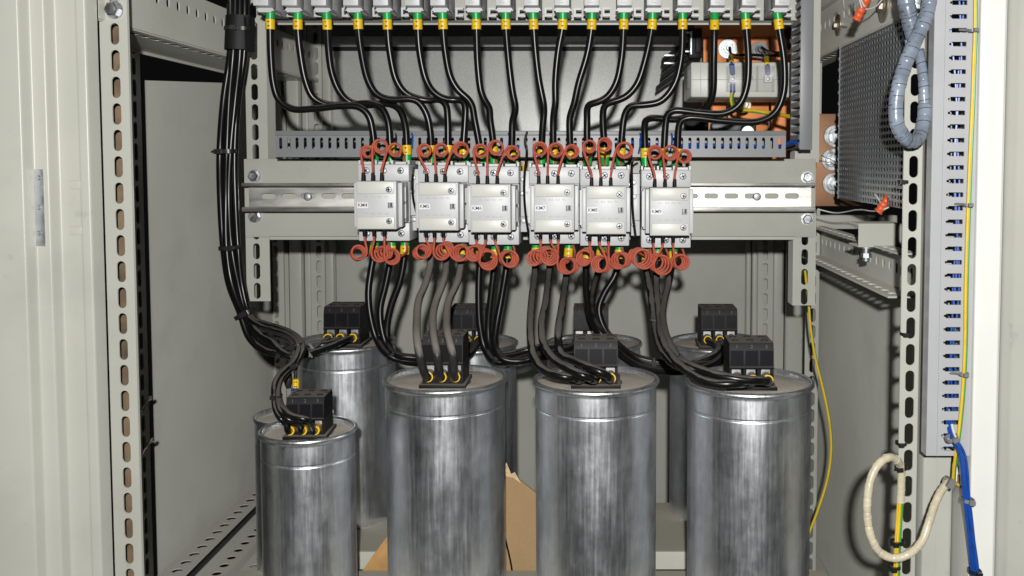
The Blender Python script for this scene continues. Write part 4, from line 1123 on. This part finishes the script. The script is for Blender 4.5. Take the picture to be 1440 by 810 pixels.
mw = thing('marked_wire', 'short grey and black wire with yellow and blue markers behind the slim capacitor terminal block', 'wire', W(416, 548, .985))
P = path([(420, 500, .995), (416, 520), (415, 535), (415, 552, .985)]); MB().tube(P, .0018, 8).build('wire_core', BLACKC, mw)
P = path([(407, 524, .995), (405, 532), (406, 546)], .995); MB().tube(P, .0045, 12, rfun=lambda t: .55 + .45 * math.sin(math.pi * t)).build('grey_lug', DUSTC, mw)
a = W(416, 540, .982); m_ = MB().cyl(W(416, 545, .985), W(416, 533, .985), .0034, .0034, 12).build('wire_marker', YEL, mw); marker_text(a, None, '22', m_, .0008)
MB().cyl(W(414, 550, .985), W(415, 546, .985), .0031, .0031, 12).build('blue_sleeve', BLUE, mw)

# ================================================================== COPPER BUSBARS AND INSULATOR
DCu = 1.46
def copper(px0, px1, py0, py1, D, label, mat=COPPER, th=.006):
    o = MB().pbox(px0, px1, py0, py1, D, D + th, .0012).build('copper_bar', mat); return tag(o, label, 'busbar', 'copper busbars at the upper right')
b1 = copper(988, 1022.5, -20, 232, DCu, 'bright upright copper bar behind the grey insulator, leftmost of the upright three')
b2 = copper(1023.2, 1083, -20, 232, DCu + .004, 'wide upright copper bar behind the grey insulator, middle of the upright three')
b3 = copper(1084, 1118, 46, 232, DCu, 'upright copper bar behind the grey insulator, rightmost of the upright three')
b4 = copper(977, 1106, 28, 51, DCu - .0075, 'short crosswise copper bar joined over the top of the upright copper bars')
for (px, py, rp, lb, par) in ((1023.5, 69, 13.5, 'left', b1), (1067.5, 71, 13, 'right', b2)):
    D = DCu - .0005 if lb == 'left' else DCu + .0035
    p = W(px, py, D)
    mb = MB(); mb.cyl((p.x, D, p.z), (p.x, D - .002, p.z), rp * S(D), rp * S(D) * .97, 36); mb.cyl((p.x, D - .002, p.z), (p.x, D - .0035, p.z), rp * S(D) * .72, rp * S(D) * .70, 30)
    bo = mb.build('washer', ZINC if lb == 'left' else pm('dark washer', (.16, .16, .165), .35, metal=.8, var=.2), par)
    mb = MB(); mb.cyl((p.x, D - .0035, p.z), (p.x, D - .010, p.z), rp * S(D) * .55, rp * S(D) * .52, 6, rot=.2); mb.cyl((p.x, D - .0101, p.z), (p.x, D - .018, p.z), rp * S(D) * .32, rp * S(D) * .26, 16); mb.build('nut', ZINC if lb == 'left' else DARK, par)
wpts = ([(1026, 66, DCu - .02), (1027, 74, DCu - .022), (1034, 77.5), (1052, 77), (1090, 78, 1.36), (1122, 73, 1.2)], [(1070, 66, DCu - .02), (1076, 70, DCu - .02), (1090, 74), (1108, 72, 1.36), (1124, 68, 1.2)])
for P, lb in zip(wpts, ('left', 'right')):
    o = MB().tube(path(P), .0021, 8).build('black_wire', BLACKC); tag(o, 'thin black wire from the %s washer bolt on the copper bars to the upright duct' % lb, 'wire', 'thin wires at the copper bars')
ins = thing('insulator_block', 'grey moulded box with a clear cover mounted across the copper busbars', 'insulator', W(1045, 136, 1.28))
mb = MB(); a = W(971, 137, 1.28); b = W(1122, 87, 1.28); mb.box(a.x, b.x, 1.28, 1.385, a.z, b.z, .003); mb.build('housing', PLASC, ins)
mb = MB(); zc = Z(112, 1.28); mb.box(a.x + .002, b.x - .002, 1.2795, 1.2802, zc - .0004, zc + .0004); mb.box(X(985, 1.28, 110), X(985, 1.28, 110) + .0006, 1.2795, 1.2802, a.z + .003, b.z - .003); mb.build('seam', PLASD, ins)
mb = MB(); za, zb = Z(125, 1.32), Z(100, 1.32); mb.box(a.x - .0004, a.x + .0004, 1.30, 1.33, za, zb); mb.box(a.x - .0008, a.x + .0002, 1.312, 1.314, za, zb); mb.build('side_recess', PLASD, ins)
mb = MB(); 
for xx in (1045, 1064): c0 = W(xx, 128, 1.279); c1 = W(xx + 1.2, 92, 1.279); mb.box(c0.x, c1.x, 1.2775, 1.2797, c0.z, c1.z)
c0 = W(1054.5, 113, 1.279); c1 = W(1059, 107, 1.279); mb.box(c0.x, c1.x, 1.2785, 1.2798, c0.z, c1.z)
mb.build('divider', PLASD, ins)
mb = MB(); c0 = W(1023, 128, 1.262); c1 = W(1090, 91.5, 1.262); mb.box(c0.x, c1.x, 1.262, 1.2636, c0.z, c1.z, .0006)
for xx in (c0.x, c1.x - .0015, W(1066, 110, 1.262).x): mb.box(xx, xx + .0015, 1.2637, 1.2795, c0.z, c1.z)
mb.build('clear_cover', CLEAR, ins)
for px in (1030.5, 1080):
    mb = MB(); c0 = W(px - 5, 116, 1.272); c1 = W(px + 5.5, 105, 1.272); mb.box(c0.x, c1.x, 1.2705, 1.2795, c0.z, c1.z, .0008); te = mb.build('terminal', STICK, ins)
    mb = MB(); p = W(px + .3, 110.5, 1.27); screw(mb, p.x, 1.2703, p.z, .0030, .0012); mb.build('terminal_screw', SCREWM, te)
yl = thing('earth_wire', 'yellow green wire in blue sleeves on the left terminal of the clear covered insulator', 'wire', W(1030, 130, 1.268))
P = path([(1027.5, 74, 1.40), (1027.5, 84, 1.30), (1030, 96, 1.2695), (1030.5, 106, 1.2695)]); MB().tube(P, .002, 8).build('wire_core', BLACKC, yl)
MB().cyl(W(1027.6, 80, 1.33), W(1028.6, 89, 1.285), .0036, .0036, 12).build('wire_marker', YEL, yl); MB().cyl(W(1029, 90, 1.2715), W(1030.2, 104, 1.2690), .0036, .0036, 12).build('blue_sleeve', BLUE, yl)
MB().cyl(W(1030.3, 117.5, 1.2690), W(1030.3, 130, 1.2690), .0036, .0036, 12).build('blue_sleeve', BLUE, yl)
P = path([(1030.3, 128, 1.269), (1028.5, 138), (1029, 147), (1036, 152.5, 1.27), (1052, 155), (1080, 158.5, 1.25), (1122, 166, 1.2)])
MB().tube(P, .0026, 10).build('yellow_stripe', YGW, yl); MB().tube([p + Vector((0.0008, -.0009, -.0012)) for p in P], .0019, 8).build('green_stripe', GRW, yl)
y2 = thing('marked_wire', 'black wire with yellow and blue sleeves on the right terminal of the clear covered insulator', 'wire', W(1079, 104, 1.27))
MB().tube(path([(1073, 72, 1.42), (1077, 80, 1.32), (1080, 96, 1.2695), (1080.3, 106, 1.2695)]), .002, 8).build('wire_core', BLACKC, y2)
MB().cyl(W(1078, 82, 1.31), W(1078.4, 91, 1.275), .0036, .0036, 12).build('wire_marker', YEL, y2); MB().cyl(W(1079, 92, 1.2715), W(1080, 105, 1.2690), .0036, .0036, 12).build('blue_sleeve', BLUE, y2)
mb = MB(); p = W(1054, 143, 1.33); hexbolt(mb, p.x, 1.386, p.z - .001, .011, .007, .012); 
o = mb.build('mounting_bolt', WASH, ins)
# black ribbed supports of the copper bars
sup = thing('busbar_support', 'black ribbed busbar holder left of the copper bars', 'busbar holder', W(962, 108, 1.40))
mb = MB(); D = 1.435; mb.pbox(968, 987.5, 39, 82, D, D + .03, .002); mb.pbox(978, 986.5, 48, 74, D - .006, D - .0005, .001)
a = W(967, 108, 1.44)
for k, (py0, dx) in enumerate(((46, 0), (59, 0), (72, -1), (85, -4))):
    q0 = W(977 + dx, py0, 1.44); q1 = W(931 + dx * 2, py0 + 36, 1.455); n_ = Vector((0, 0, -.006))
    mb.prism([q0, q1, q1 + n_, q0 + n_], (.0012, .045, 0))
mb.build('holder_body', BLACKP, sup)
mb = MB()
q = W(971, 44, 1.425); q1 = W(973.5, 77, 1.425); mb.box(q.x, q1.x, 1.425, 1.428, q1.z, q.z, .0006)
for py0 in (46, 72): q = W(962, py0 + 1.4, 1.426); q1 = W(971, py0 - 1.4, 1.426); mb.box(q.x, q1.x, 1.426, 1.428, q.z, q1.z, .0004)
for k, py0 in enumerate((68, 79)): q = W(933, py0 + 12, 1.45); q1 = W(948, py0 + 9, 1.45); mb.box(q.x, q1.x, 1.44, 1.443, q.z, q1.z, .0004)
mb.build('steel_edge', ZINC, sup)
s2 = thing('busbar_support', 'black block holding the copper bars at their right, beside the upright dark duct', 'busbar holder', W(1111, 68, 1.43))
MB().pbox(1106.5, 1121, 38, 68, 1.43, 1.46, .002).build('holder_body', BLACKP, s2); mb = MB(); p = W(1113, 58, 1.43); screw(mb, p.x, 1.4295, p.z, .0045, .003); mb.build('screw', ZINC, s2)
cl = thing('clamp_bracket', 'dark glossy clamp under the grey insulator, in front of the copper bars', 'clamp', W(1000, 184, 1.40))
mb = MB(); mb.pbox(963, 997, 167, 186, 1.40, 1.43, .004); mb.build('clamp_body', BLACKP, cl); mb = MB(); mb.pbox(1000, 1064, 172, 186, 1.41, 1.43, .003); mb.build('clamp_bar', DARK, cl)
mb = MB(); p = W(1051, 186, 1.40); mb.cyl((p.x, 1.405, p.z), (p.x, 1.395, p.z), .012, .009, 24); mb.build('clamp_knob', ZINC, cl)
for k, (pts, mt, nm) in enumerate((([(1088, 208, 1.15), (1106, 203, 1.16), (1116, 199, 1.165), (1126, 200, 1.17)], BLUE, 'blue'), ([(1086, 212, 1.15), (1106, 209, 1.16), (1117, 205, 1.165), (1127, 202, 1.17)], BLACKC, 'black'))):
    o = MB().tube(path(pts), .0022, 8).build('duct_wire', mt); tag(o, 'thin %s wire crossing from the long duct end into the upright dark duct' % nm, 'wire', 'wires between the ducts')
# wires lying in the long duct, seen through its slots
rr = random.Random(3)
for k in range(7):
    x0_ = 420 + k * 92; mt, nm = ((BLUE, 'blue') if k in (3, 5, 6) else (BLACKC, 'black'))
    pts = [(x0_ - 30, 208, 1.152), (x0_, 199 + rr.random() * 8, 1.149), (x0_ + 40, 197 + rr.random() * 10, 1.152), (x0_ + 80, 199 + rr.random() * 8, 1.149), (x0_ + 110, 209, 1.152)]
    o = MB().tube(path(pts), .0021, 8).build('wire', mt, duct)
    tag(o, '%s wire lying inside the slotted duct' % nm)
for k, (px, mt) in enumerate(((553, BLACKC), (576, BLUE), (650, BLACKC), (712, BLUE), (770, BLACKC), (795, BLUE), (868, BLACKC), (897, BLUE), (941, BLUE))):
    pts = [(px - 6, 196, 1.1495), (px - 5, 188, 1.146), (px, 185.5, 1.142), (px + 4, 190, 1.1305), (px + 4, 200, 1.129), (px + 1, 216, 1.129)]
    tag(MB().tube(path(pts, step=.002), .0011, 8).build('looped_wire', mt, duct), '%s wire looping over the duct edge' % ('blue' if mt is BLUE else 'black'))
# thin control wires beside the contactors
for pts, lb in (([(741, 186, 1.128), (738, 198), (741, 212, 1.09), (738, 240, 1.084), (737, 268), (739, 300), (743, 326, 1.085), (745, 336, 1.09)], 'between contactors KM6 and KM7'),
                ([(582, 236, 1.10), (580, 252, 1.085), (581, 280), (586, 300, 1.09)], 'between contactors KM4 and KM5'),
                ([(897, 222, 1.11), (889, 228, 1.088), (889, 260), (890, 300), (894, 334, 1.085)], 'between contactors KM8 and KM9')):
    o = MB().tube(path(pts), .0014, 8).build('control_wire', BLACKC); tag(o, 'thin black control wire running down ' + lb, 'wire', 'control wires beside the contactors')

# ================================================================== RIGHT SIDE
cb = thing('copper_bar', 'dull brown copper bar at right with three big bolts, half hidden by the perforated sheet', 'busbar', W(1165, 290, 1.33))
mb = MB(); a = W(1140, 290, 1.325); b = W(1215, 160, 1.325); mb.box(a.x, b.x, 1.325, 1.333, a.z, b.z, .001); mb.build('bar', COPPERD, cb)
for px, py in ((1173.5, 191.5), (1170, 224.5), (1171.5, 258)):
    p = W(px, py, 1.325); mb = MB(); mb.cyl((p.x, 1.3247, p.z), (p.x, 1.3222, p.z), .0150, .0146, 40); mb.cyl((p.x, 1.3222, p.z), (p.x, 1.319, p.z), .0105, .0100, 30); w_ = mb.build('washer', ZINC, cb)
    mb = MB(); mb.cyl((p.x + .002, 1.319, p.z), (p.x + .002, 1.310, p.z), .0095, .0095, 6, rot=random.random()); mb.cyl((p.x + .002, 1.3099, p.z), (p.x + .002, 1.300, p.z), .0052, .0048, 20); mb.build('nut', ZINC, w_)
ps = thing('perforated_sheet', 'dark steel sheet full of punched holes on the right side of the cabinet', 'perforated sheet', (.296, 1.08, CAMZ - .045))
mb = MB(); D0, D1 = .945, 1.206; xs = .297
cells = []; pu, pv = .0098, .0069
nu = int((D1 - D0) / pu)
zb0, zb1 = CAMZ - .046, CAMZ + .1415
nv = int((zb1 - zb0) / pv)
for j in range(nv):
    v0 = j * pv
    for i in range(nu):
        u0 = i * pu
        cells.append((u0, u0 + pu, v0, v0 + pv, stadium(u0 + pu / 2, v0 + pv / 2, .0078, .0046, 3)))
mb.plate((xs, D0, zb0), UY, UZ, nu * pu, cells, .0012)
mb.build('punched_plate', MESHM, ps, smooth=0)
mb = MB(); mb.box(xs - .001, xs + .006, D0 + nu * pu + .0001, D0 + nu * pu + .0022, zb0, zb1)
z = zb0 + .006
while z < zb1: mb.box(xs - .0022, xs - .0012, D0 + nu * pu - .002, D0 + nu * pu + .0026, z, z + .0035); z += .0138
mb.build('folded_rim', MESHM, ps)
for (px, py, D, ang, ln, lb) in ((1246, 283, 1.0, 52, 40, 'hanging by a white wire in front of the perforated sheet'), (1214, 9, .98, 62, 46, 'stuck by white wires on the top right rail')):
    tg = thing('tag_seal', 'orange red ribbed plastic seal ' + lb, 'seal', W(px, py + 18, D), 'orange seals')
    mb = MB(); c = W(px, py, D); a_ = math.radians(ang); ex = Vector((math.cos(a_), .15, math.sin(a_))).normalized(); ez = Vector((-math.sin(a_), 0, math.cos(a_)))
    L_ = ln * S(D); P = []
    for k in range(25):
        t = k / 24 - .5; P.append((c + ex * L_ * t, 6.0 * S(D) * (1 + .12 * math.sin(k * 1.55))))
    for s_ in range(24):
        p, r0 = P[s_]; p2, r1 = P[s_ + 1]
    vs = [[mb.bm.verts.new(p + ez * r0 * ca + UY * r0 * .8 * sa) for ca, sa in [(math.cos(q) , math.sin(q)) for q in [2 * math.pi * i / 12 for i in range(12)]]] for p, r0 in P]
    for A, B in zip(vs, vs[1:]):
        for i in range(12): mb.bm.faces.new((A[i], A[(i + 1) % 12], B[(i + 1) % 12], B[i]))
    mb.bm.faces.new(vs[0]); mb.bm.faces.new(vs[-1])
    mb.build('seal_body', ORANGE, tg)
    if py > 100: ws = [[(px + 6, py + 3, D), (px + 3, py + 9, D - .006), (px - 10, py + 13, D), (px - 40, py + 12, 1.1), (px - 75, py + 16, 1.17), (px - 96, py + 11, 1.18)], [(px - 16, py - 10, D), (px - 11, py - 4, D - .008), (px - 8, py + 2, D - .002)], [(1288, 300, .893), (1286, 306, .886), (1283, 309, .884), (1280, 302, .892)]]
    else: ws = [[(px - 5, py - 26, D), (px - 4, py - 12, D - .003), (px + 2, py + 1, D - .008)], [(px - 10, py - 26, D), (px - 6, py - 12, D - .003), (px - 2, py + 3, D - .008)], [(px + 4, py + 4, D - .008), (px + 14, py + 2, D - .002), (px + 22, py - 4, D + .004), (px + 30, py - 14, D + .01)], [(1186, -10, 1.0), (1187, 10), (1190, 18), (1196, 25, 1.06)]]
    for w_ in ws[:2] + ws[3:] if py < 100 else ws[:2]: MB().tube(path(w_, step=.002), .0008, 6).build('wire', WHITEW, tg)
    if py < 100: MB().tube(path(ws[2], step=.002), .0008, 6).build('wire', WHITEW, tg)
    else: MB().tube(path([(1153, 218, 1.21), (1160, 221, 1.24), (1172, 226, 1.26), (1180, 233, 1.215), (1190, 238, 1.17)], step=.002), .0007, 6).build('wire', WHITEW, tg)
WRAPSEAM = pm('dark wrap seam', (.02, .022, .028), .4); CREAMSEAM = pm('cream wrap seam', (.62, .57, .45), .4)
# spiral wrapped harnesses at top right
def spiral(pts, r, mat, par, name='spiral_wrap', pitch=.0115, step=.0012, groove=.10, seam=None):
    seam = seam or WRAPSEAM
    P = path(pts, step=step, smooth=4); L_ = plen(P)
    def rf(t):
        f = (t * L_ / pitch) % 1
        return 1 - groove * max(0, 1 - abs(f - .04) / .05) + .05 * (f - .5)
    o = MB().tube(P, r, 16, rfun=rf).build(name, mat, par)
    mb = MB(); s_ = pitch * .5; k = 0
    while s_ < L_ - .002:
        q = split_len(P, s_, s_ + .001); d = (q[-1] - q[0]).normalized(); u = d.orthogonal().normalized(); w_ = d.cross(u)
        ring = [q[0] + (u * math.cos(2 * math.pi * i / 20) + w_ * math.sin(2 * math.pi * i / 20)) * r * .985 + d * (pitch * (i / 20 - .5) * .35) for i in range(21)]
        mb.tube(ring, .00036, 5); s_ += pitch * (1 + .12 * math.sin(k * 2.1)); k += 1
    mb.build('wrap_seam', seam, o)
    return o
hs = thing('spiral_harness', 'thick blue grey spiral wrapped wire harness looping down at the upper right', 'wire harness', W(1279, 211, .87))
spiral([(1309, -30, .86), (1306, 10, .86), (1297, 36), (1285, 62, .855), (1274, 88), (1265, 116, .85), (1260, 145), (1261, 172, .85), (1270, 191), (1282, 199, .86), (1293, 192, .87), (1299, 172, .875), (1301, 148, .88)], .0064, SPIRAL, hs)
spiral([(1300, 150, .88), (1299, 125, .88), (1297, 100, .885), (1292, 70, .89)], .0046, SPIRAL, hs)
for k in range(3): MB().tube(path([(1268 + 2 * k, -20, .905), (1268 + 2 * k, 20, .905), (1272 + 2 * k, 50, .905), (1277 + k, 90, .906), (1275 + k, 130, .906), (1272, 190, .91), (1273, 240, .912)]), .0013, 6).build('wire', BLUE if k != 1 else WHITEW, hs)
h2 = thing('spiral_harness', 'spiral wrapped wire harness hanging straight behind the looping one at top right', 'wire harness', W(1282, 60, .88))
spiral([(1272, -30, .88), (1275, 5, .88), (1280, 30), (1286, 52, .885)], .0078, SPIRAL, h2)
# yellow green wire on the upright duct
def yg(pts, r, label, D0=None, greenoff=(.0011, -.0003, 0), group=None):
    t = thing('earth_wire', label, 'wire', W(pts[-1][0], pts[-1][1], pts[-1][2] if len(pts[-1]) > 2 else D0), group)
    P = path(pts, D0, step=.005); MB().tube(P, r, 10).build('yellow_stripe', YGW, t)
    MB().tube([p + Vector(greenoff) * (r / .0022) * .72 for p in P], r * .78, 8).build('green_stripe', GRW, t); return t
yw = yg([(1371, -30, .862), (1371, 40), (1369, 90), (1367, 150), (1364, 215), (1361, 300), (1358, 400), (1357, 480), (1354, 545), (1349, 600), (1345, 630, .865), (1341, 660, .875), (1340, 676, .88)], .0014, 'long yellow green wire running down the front of the upright duct', greenoff=(.0034, -.0004, 0))
for py in (43, 288, 526):
    xx = {43: 1369, 288: 1361.5, 526: 1355}[py]
    tie_mb(xx + .5, py, .8605, 13, 2, 4, .007, 0).build('cable_tie', GREYTIE, yw)
    MB().tube(path([(xx - 20, py - 1, .869), (xx - 10, py - 1, .8645), (xx - 4, py, .859)]), .0012, 6).build('tie_strap', GREYTIE, yw)
yg([(1132, 380, 1.225), (1137, 425, 1.23), (1140, 462), (1147, 505), (1157, 545), (1166, 590), (1169, 630), (1164, 672), (1150, 718), (1137, 752), (1131, 772, 1.22), (1126, 800, 1.22)], .0017, 'yellow green wire dangling from the right slotted leg beside the right capacitors')
yg([(1122, 806, 1.18), (1130, 802, 1.17), (1138, 804, 1.17), (1150, 818, 1.17)], .0042, 'short yellow green wire end peeking out low beside the front right capacitor')
# blue bundle
bb = thing('wire_bundle', 'bundle of blue wires leaving the bottom of the upright duct at lower right', 'wire bundle', W(1372, 815, .86))
off = [(-3.7, .000), (-1.3, -.0026), (1.3, -.0024), (3.8, -.0005), (0, .0026), (2.4, .0018)]
for k, (dx, dd) in enumerate(off):
    P = path([(1334 + dx * .7, 585, .874 + dd * .5), (1336 + dx * .8, 602, .868 + dd), (1341 + dx * .8, 617, .858 + dd), (1351 + dx, 636, .855 + dd), (1355.5 + dx, 665, .850 + dd), (1357 + dx, 690, .848 + dd), (1361 + dx, 720, .846 + dd), (1366 + dx, 760, .846 + dd), (1371 + dx, 800, .846 + dd), (1374 + dx, 840, .846 + dd)])
    P = [p + Vector((.0009 * math.sin(q * .09 + k * 2), .0008 * math.cos(q * .11 + k), 0)) for q, p in enumerate(P)]
    MB().tube(P, .00125, 8).build('wire', BLUE, bb)
P = path([(1337, 598, .868), (1340, 611, .862), (1346, 622, .858)]); MB().tube([p + Vector((0, -.003, .0015)) for p in P], .0013, 8).build('wire', WHITEW, bb)
for px, py, w, ang, m in ((1338, 616, 18, 20, GREYTIE), (1361, 703, 17, -5, GREYTIE), (1371, 803, 17, -4, TIE)): tie_mb(px, py, .855 if py < 650 else .847, w, ang, 5, .013, .3).build('cable_tie', m, bb)
# cream spiral loop
sl_ = thing('spiral_harness', 'cream spiral wrapped earth wire harness looping at the lower right slotted post', 'wire harness', W(1245, 785, .85))
LP = [(1336, 676, .875), (1325, 688, .868), (1315, 708, .86), (1306, 735, .85), (1296, 762, .845), (1278, 779, .84), (1258, 785, .84), (1238, 777, .84), (1225, 755, .84), (1220, 728), (1220, 700, .842), (1225, 672), (1235, 653, .848), (1250, 643, .855), (1261, 647, .862), (1267, 660, .872), (1267, 690, .874), (1266, 706, .875)]
spiral(LP, .0037, SPIRALC, sl_, pitch=.0125, seam=CREAMSEAM)
for dx, dd, m in ((-2.2, 0, YGW), (2, .001, YGW), (0, -.002, YGW), (3.4, .0005, GRW)):
    P = path([(1266 + dx, 700, .875 + dd), (1264 + dx, 730, .875 + dd), (1262 + dx, 765, .873 + dd), (1261 + dx, 790, .873 + dd), (1260 + dx, 840, .873 + dd)])
    MB().tube(P, .0013, 8).build('wire', m, sl_)
for px, py, w, ang in ((1267, 657, 17, 5), (1262, 762, 20, 2), (1258, 797, 16, 5)): tie_mb(px, py, .874, w, ang, 5, .011, -1).build('cable_tie', TIE, sl_)
tie_mb(1333, 677, .872, 13, 60, 8, .012, .2).build('cable_tie', GREYTIE, sl_)
P = path([(1340, 676, .88), (1350, 684, .882), (1358, 688, .885)]); MB().tube(P, .0012, 6).build('wire', YGW, sl_)
mt_ = thing('cable_clip_base', 'small cream plastic clip base on the door frame behind the blue wire bundle', 'clip', W(1350, 684, .89)); MB().pbox(1343, 1357, 655, 684, .893, .904, .002).build('clip_body', STICK, mt_); MB().pbox(1347, 1352, 668, 680, .890, .8925, .0005).build('clip_slot', LUG, mt_)
for (px, py, D, w, lb) in ((1273, 469, .888, 14, 'upper empty tie looped round the right slotted post'), (1267, 623, .888, 15, 'lower empty tie looped round the right slotted post, above the cream loop'), (1269, 255.5, .888, 15, 'black tie end on the right slotted post beside the perforated sheet')):
    o = tie_mb(px, py, D, w, 0, 4, .012, -.6).build('cable_tie', TIE); tag(o, lb, 'cable tie', TG)
for (px, py, lb) in ((199, 563, 'upper thin grey wire twist on the left inner upright'), (202, 622, 'lower thin grey wire twist on the left inner upright')):
    o = MB().tube(path([(px - 8, py + 28, 1.06), (px - 3, py + 18, 1.065), (px + 4, py + 6, 1.075), (px + 13, py - 6, 1.085), (px + 14, py - 2, 1.09), (px + 6, py + 2, 1.08)], step=.002), .0011, 6).build('wire_twist', WASH); tag(o, lb, 'wire', 'wire twists')

# back conduit at lower left, cardboard
cbx = thing('cardboard_box', 'torn brown cardboard box leaning behind the big front capacitors', 'cardboard box', W(640, 810, 1.07))
mb = MB()
def cpoly(mb, pts, th=.005):
    P = [W(*p) for p in pts]; nrm = (P[1] - P[0]).cross(P[2] - P[0]).normalized()
    if nrm.y < 0: nrm = -nrm
    pl = [p - nrm * (p - P[0]).dot(nrm) for p in P]
    mb.prism(pl, nrm * th); return mb
cpoly(mb, [(560, 900, 1.048), (560, 760, 1.056), (640, 700, 1.060), (708, 657, 1.063), (716, 668, 1.062), (731, 675, 1.062), (752, 692, 1.061), (790, 730, 1.058), (790, 900, 1.048)], .003)
f_ = mb.build('front_flap', CARD, cbx)
mb = MB(); cpoly(mb, [(478, 850, 1.050), (521, 786, 1.050), (546, 752, 1.050), (558, 742, 1.050), (558, 850, 1.050)], .003); mb.build('side_flap', pm('shiny cardboard', (.46, .26, .10), .42, var=.2, vs=60), cbx)
mb = MB()
for (a, b, c) in (((706, 668, 1.060), (712, 650, 1.061), (721, 672, 1.060)), ((716, 668, 1.0605), (724, 664, 1.061), (733, 680, 1.0600))):
    cpoly(mb, [a, b, c], .002)
mb.build('torn_edge', pm('torn cardboard', (.60, .42, .25), .9, var=.3, vs=200, bump=.4, bs=600), cbx)
o = MB().tube(path([(709, 750, 1.0555), (713, 768, 1.0540), (718, 790, 1.0525), (724, 830, 1.0495)]), .0011, 6).build('crease', BLACKC, f_)

# ================================================================== LIGHT, WORLD, RENDER
def W_origin(x, y, z): return Vector((x, y, CAMZ + z))
fl = bpy.data.lights.new('flash', 'SPOT'); fo = bpy.data.objects.new('flash', fl); COL.objects.link(fo)
fo.location = (.006, -.15, CAMZ + .094)
tgt = W(790, 360, 1.2)
fo.rotation_euler = (tgt - fo.location).to_track_quat('-Z', 'Y').to_euler()
fl.energy = 67; fl.spot_size = math.radians(150); fl.spot_blend = .9; fl.shadow_soft_size = .011; fl.color = (1.0, .99, .965)
w = bpy.data.worlds.new('World'); SC.world = w; w.use_nodes = True
w.node_tree.nodes['Background'].inputs[0].default_value = (.95, .97, 1.0, 1)
w.node_tree.nodes['Background'].inputs[1].default_value = .0035
SC.view_settings.view_transform = 'Standard'; SC.view_settings.look = 'None'
SC.view_settings.exposure = 0; SC.view_settings.gamma = 1
SC.render.engine = 'CYCLES'
SC.cycles.max_bounces = 6; SC.cycles.diffuse_bounces = 1; SC.cycles.glossy_bounces = 3; SC.cycles.transmission_bounces = 4
SC.cycles.use_denoising = True
SC.cycles.sample_clamp_indirect = 4
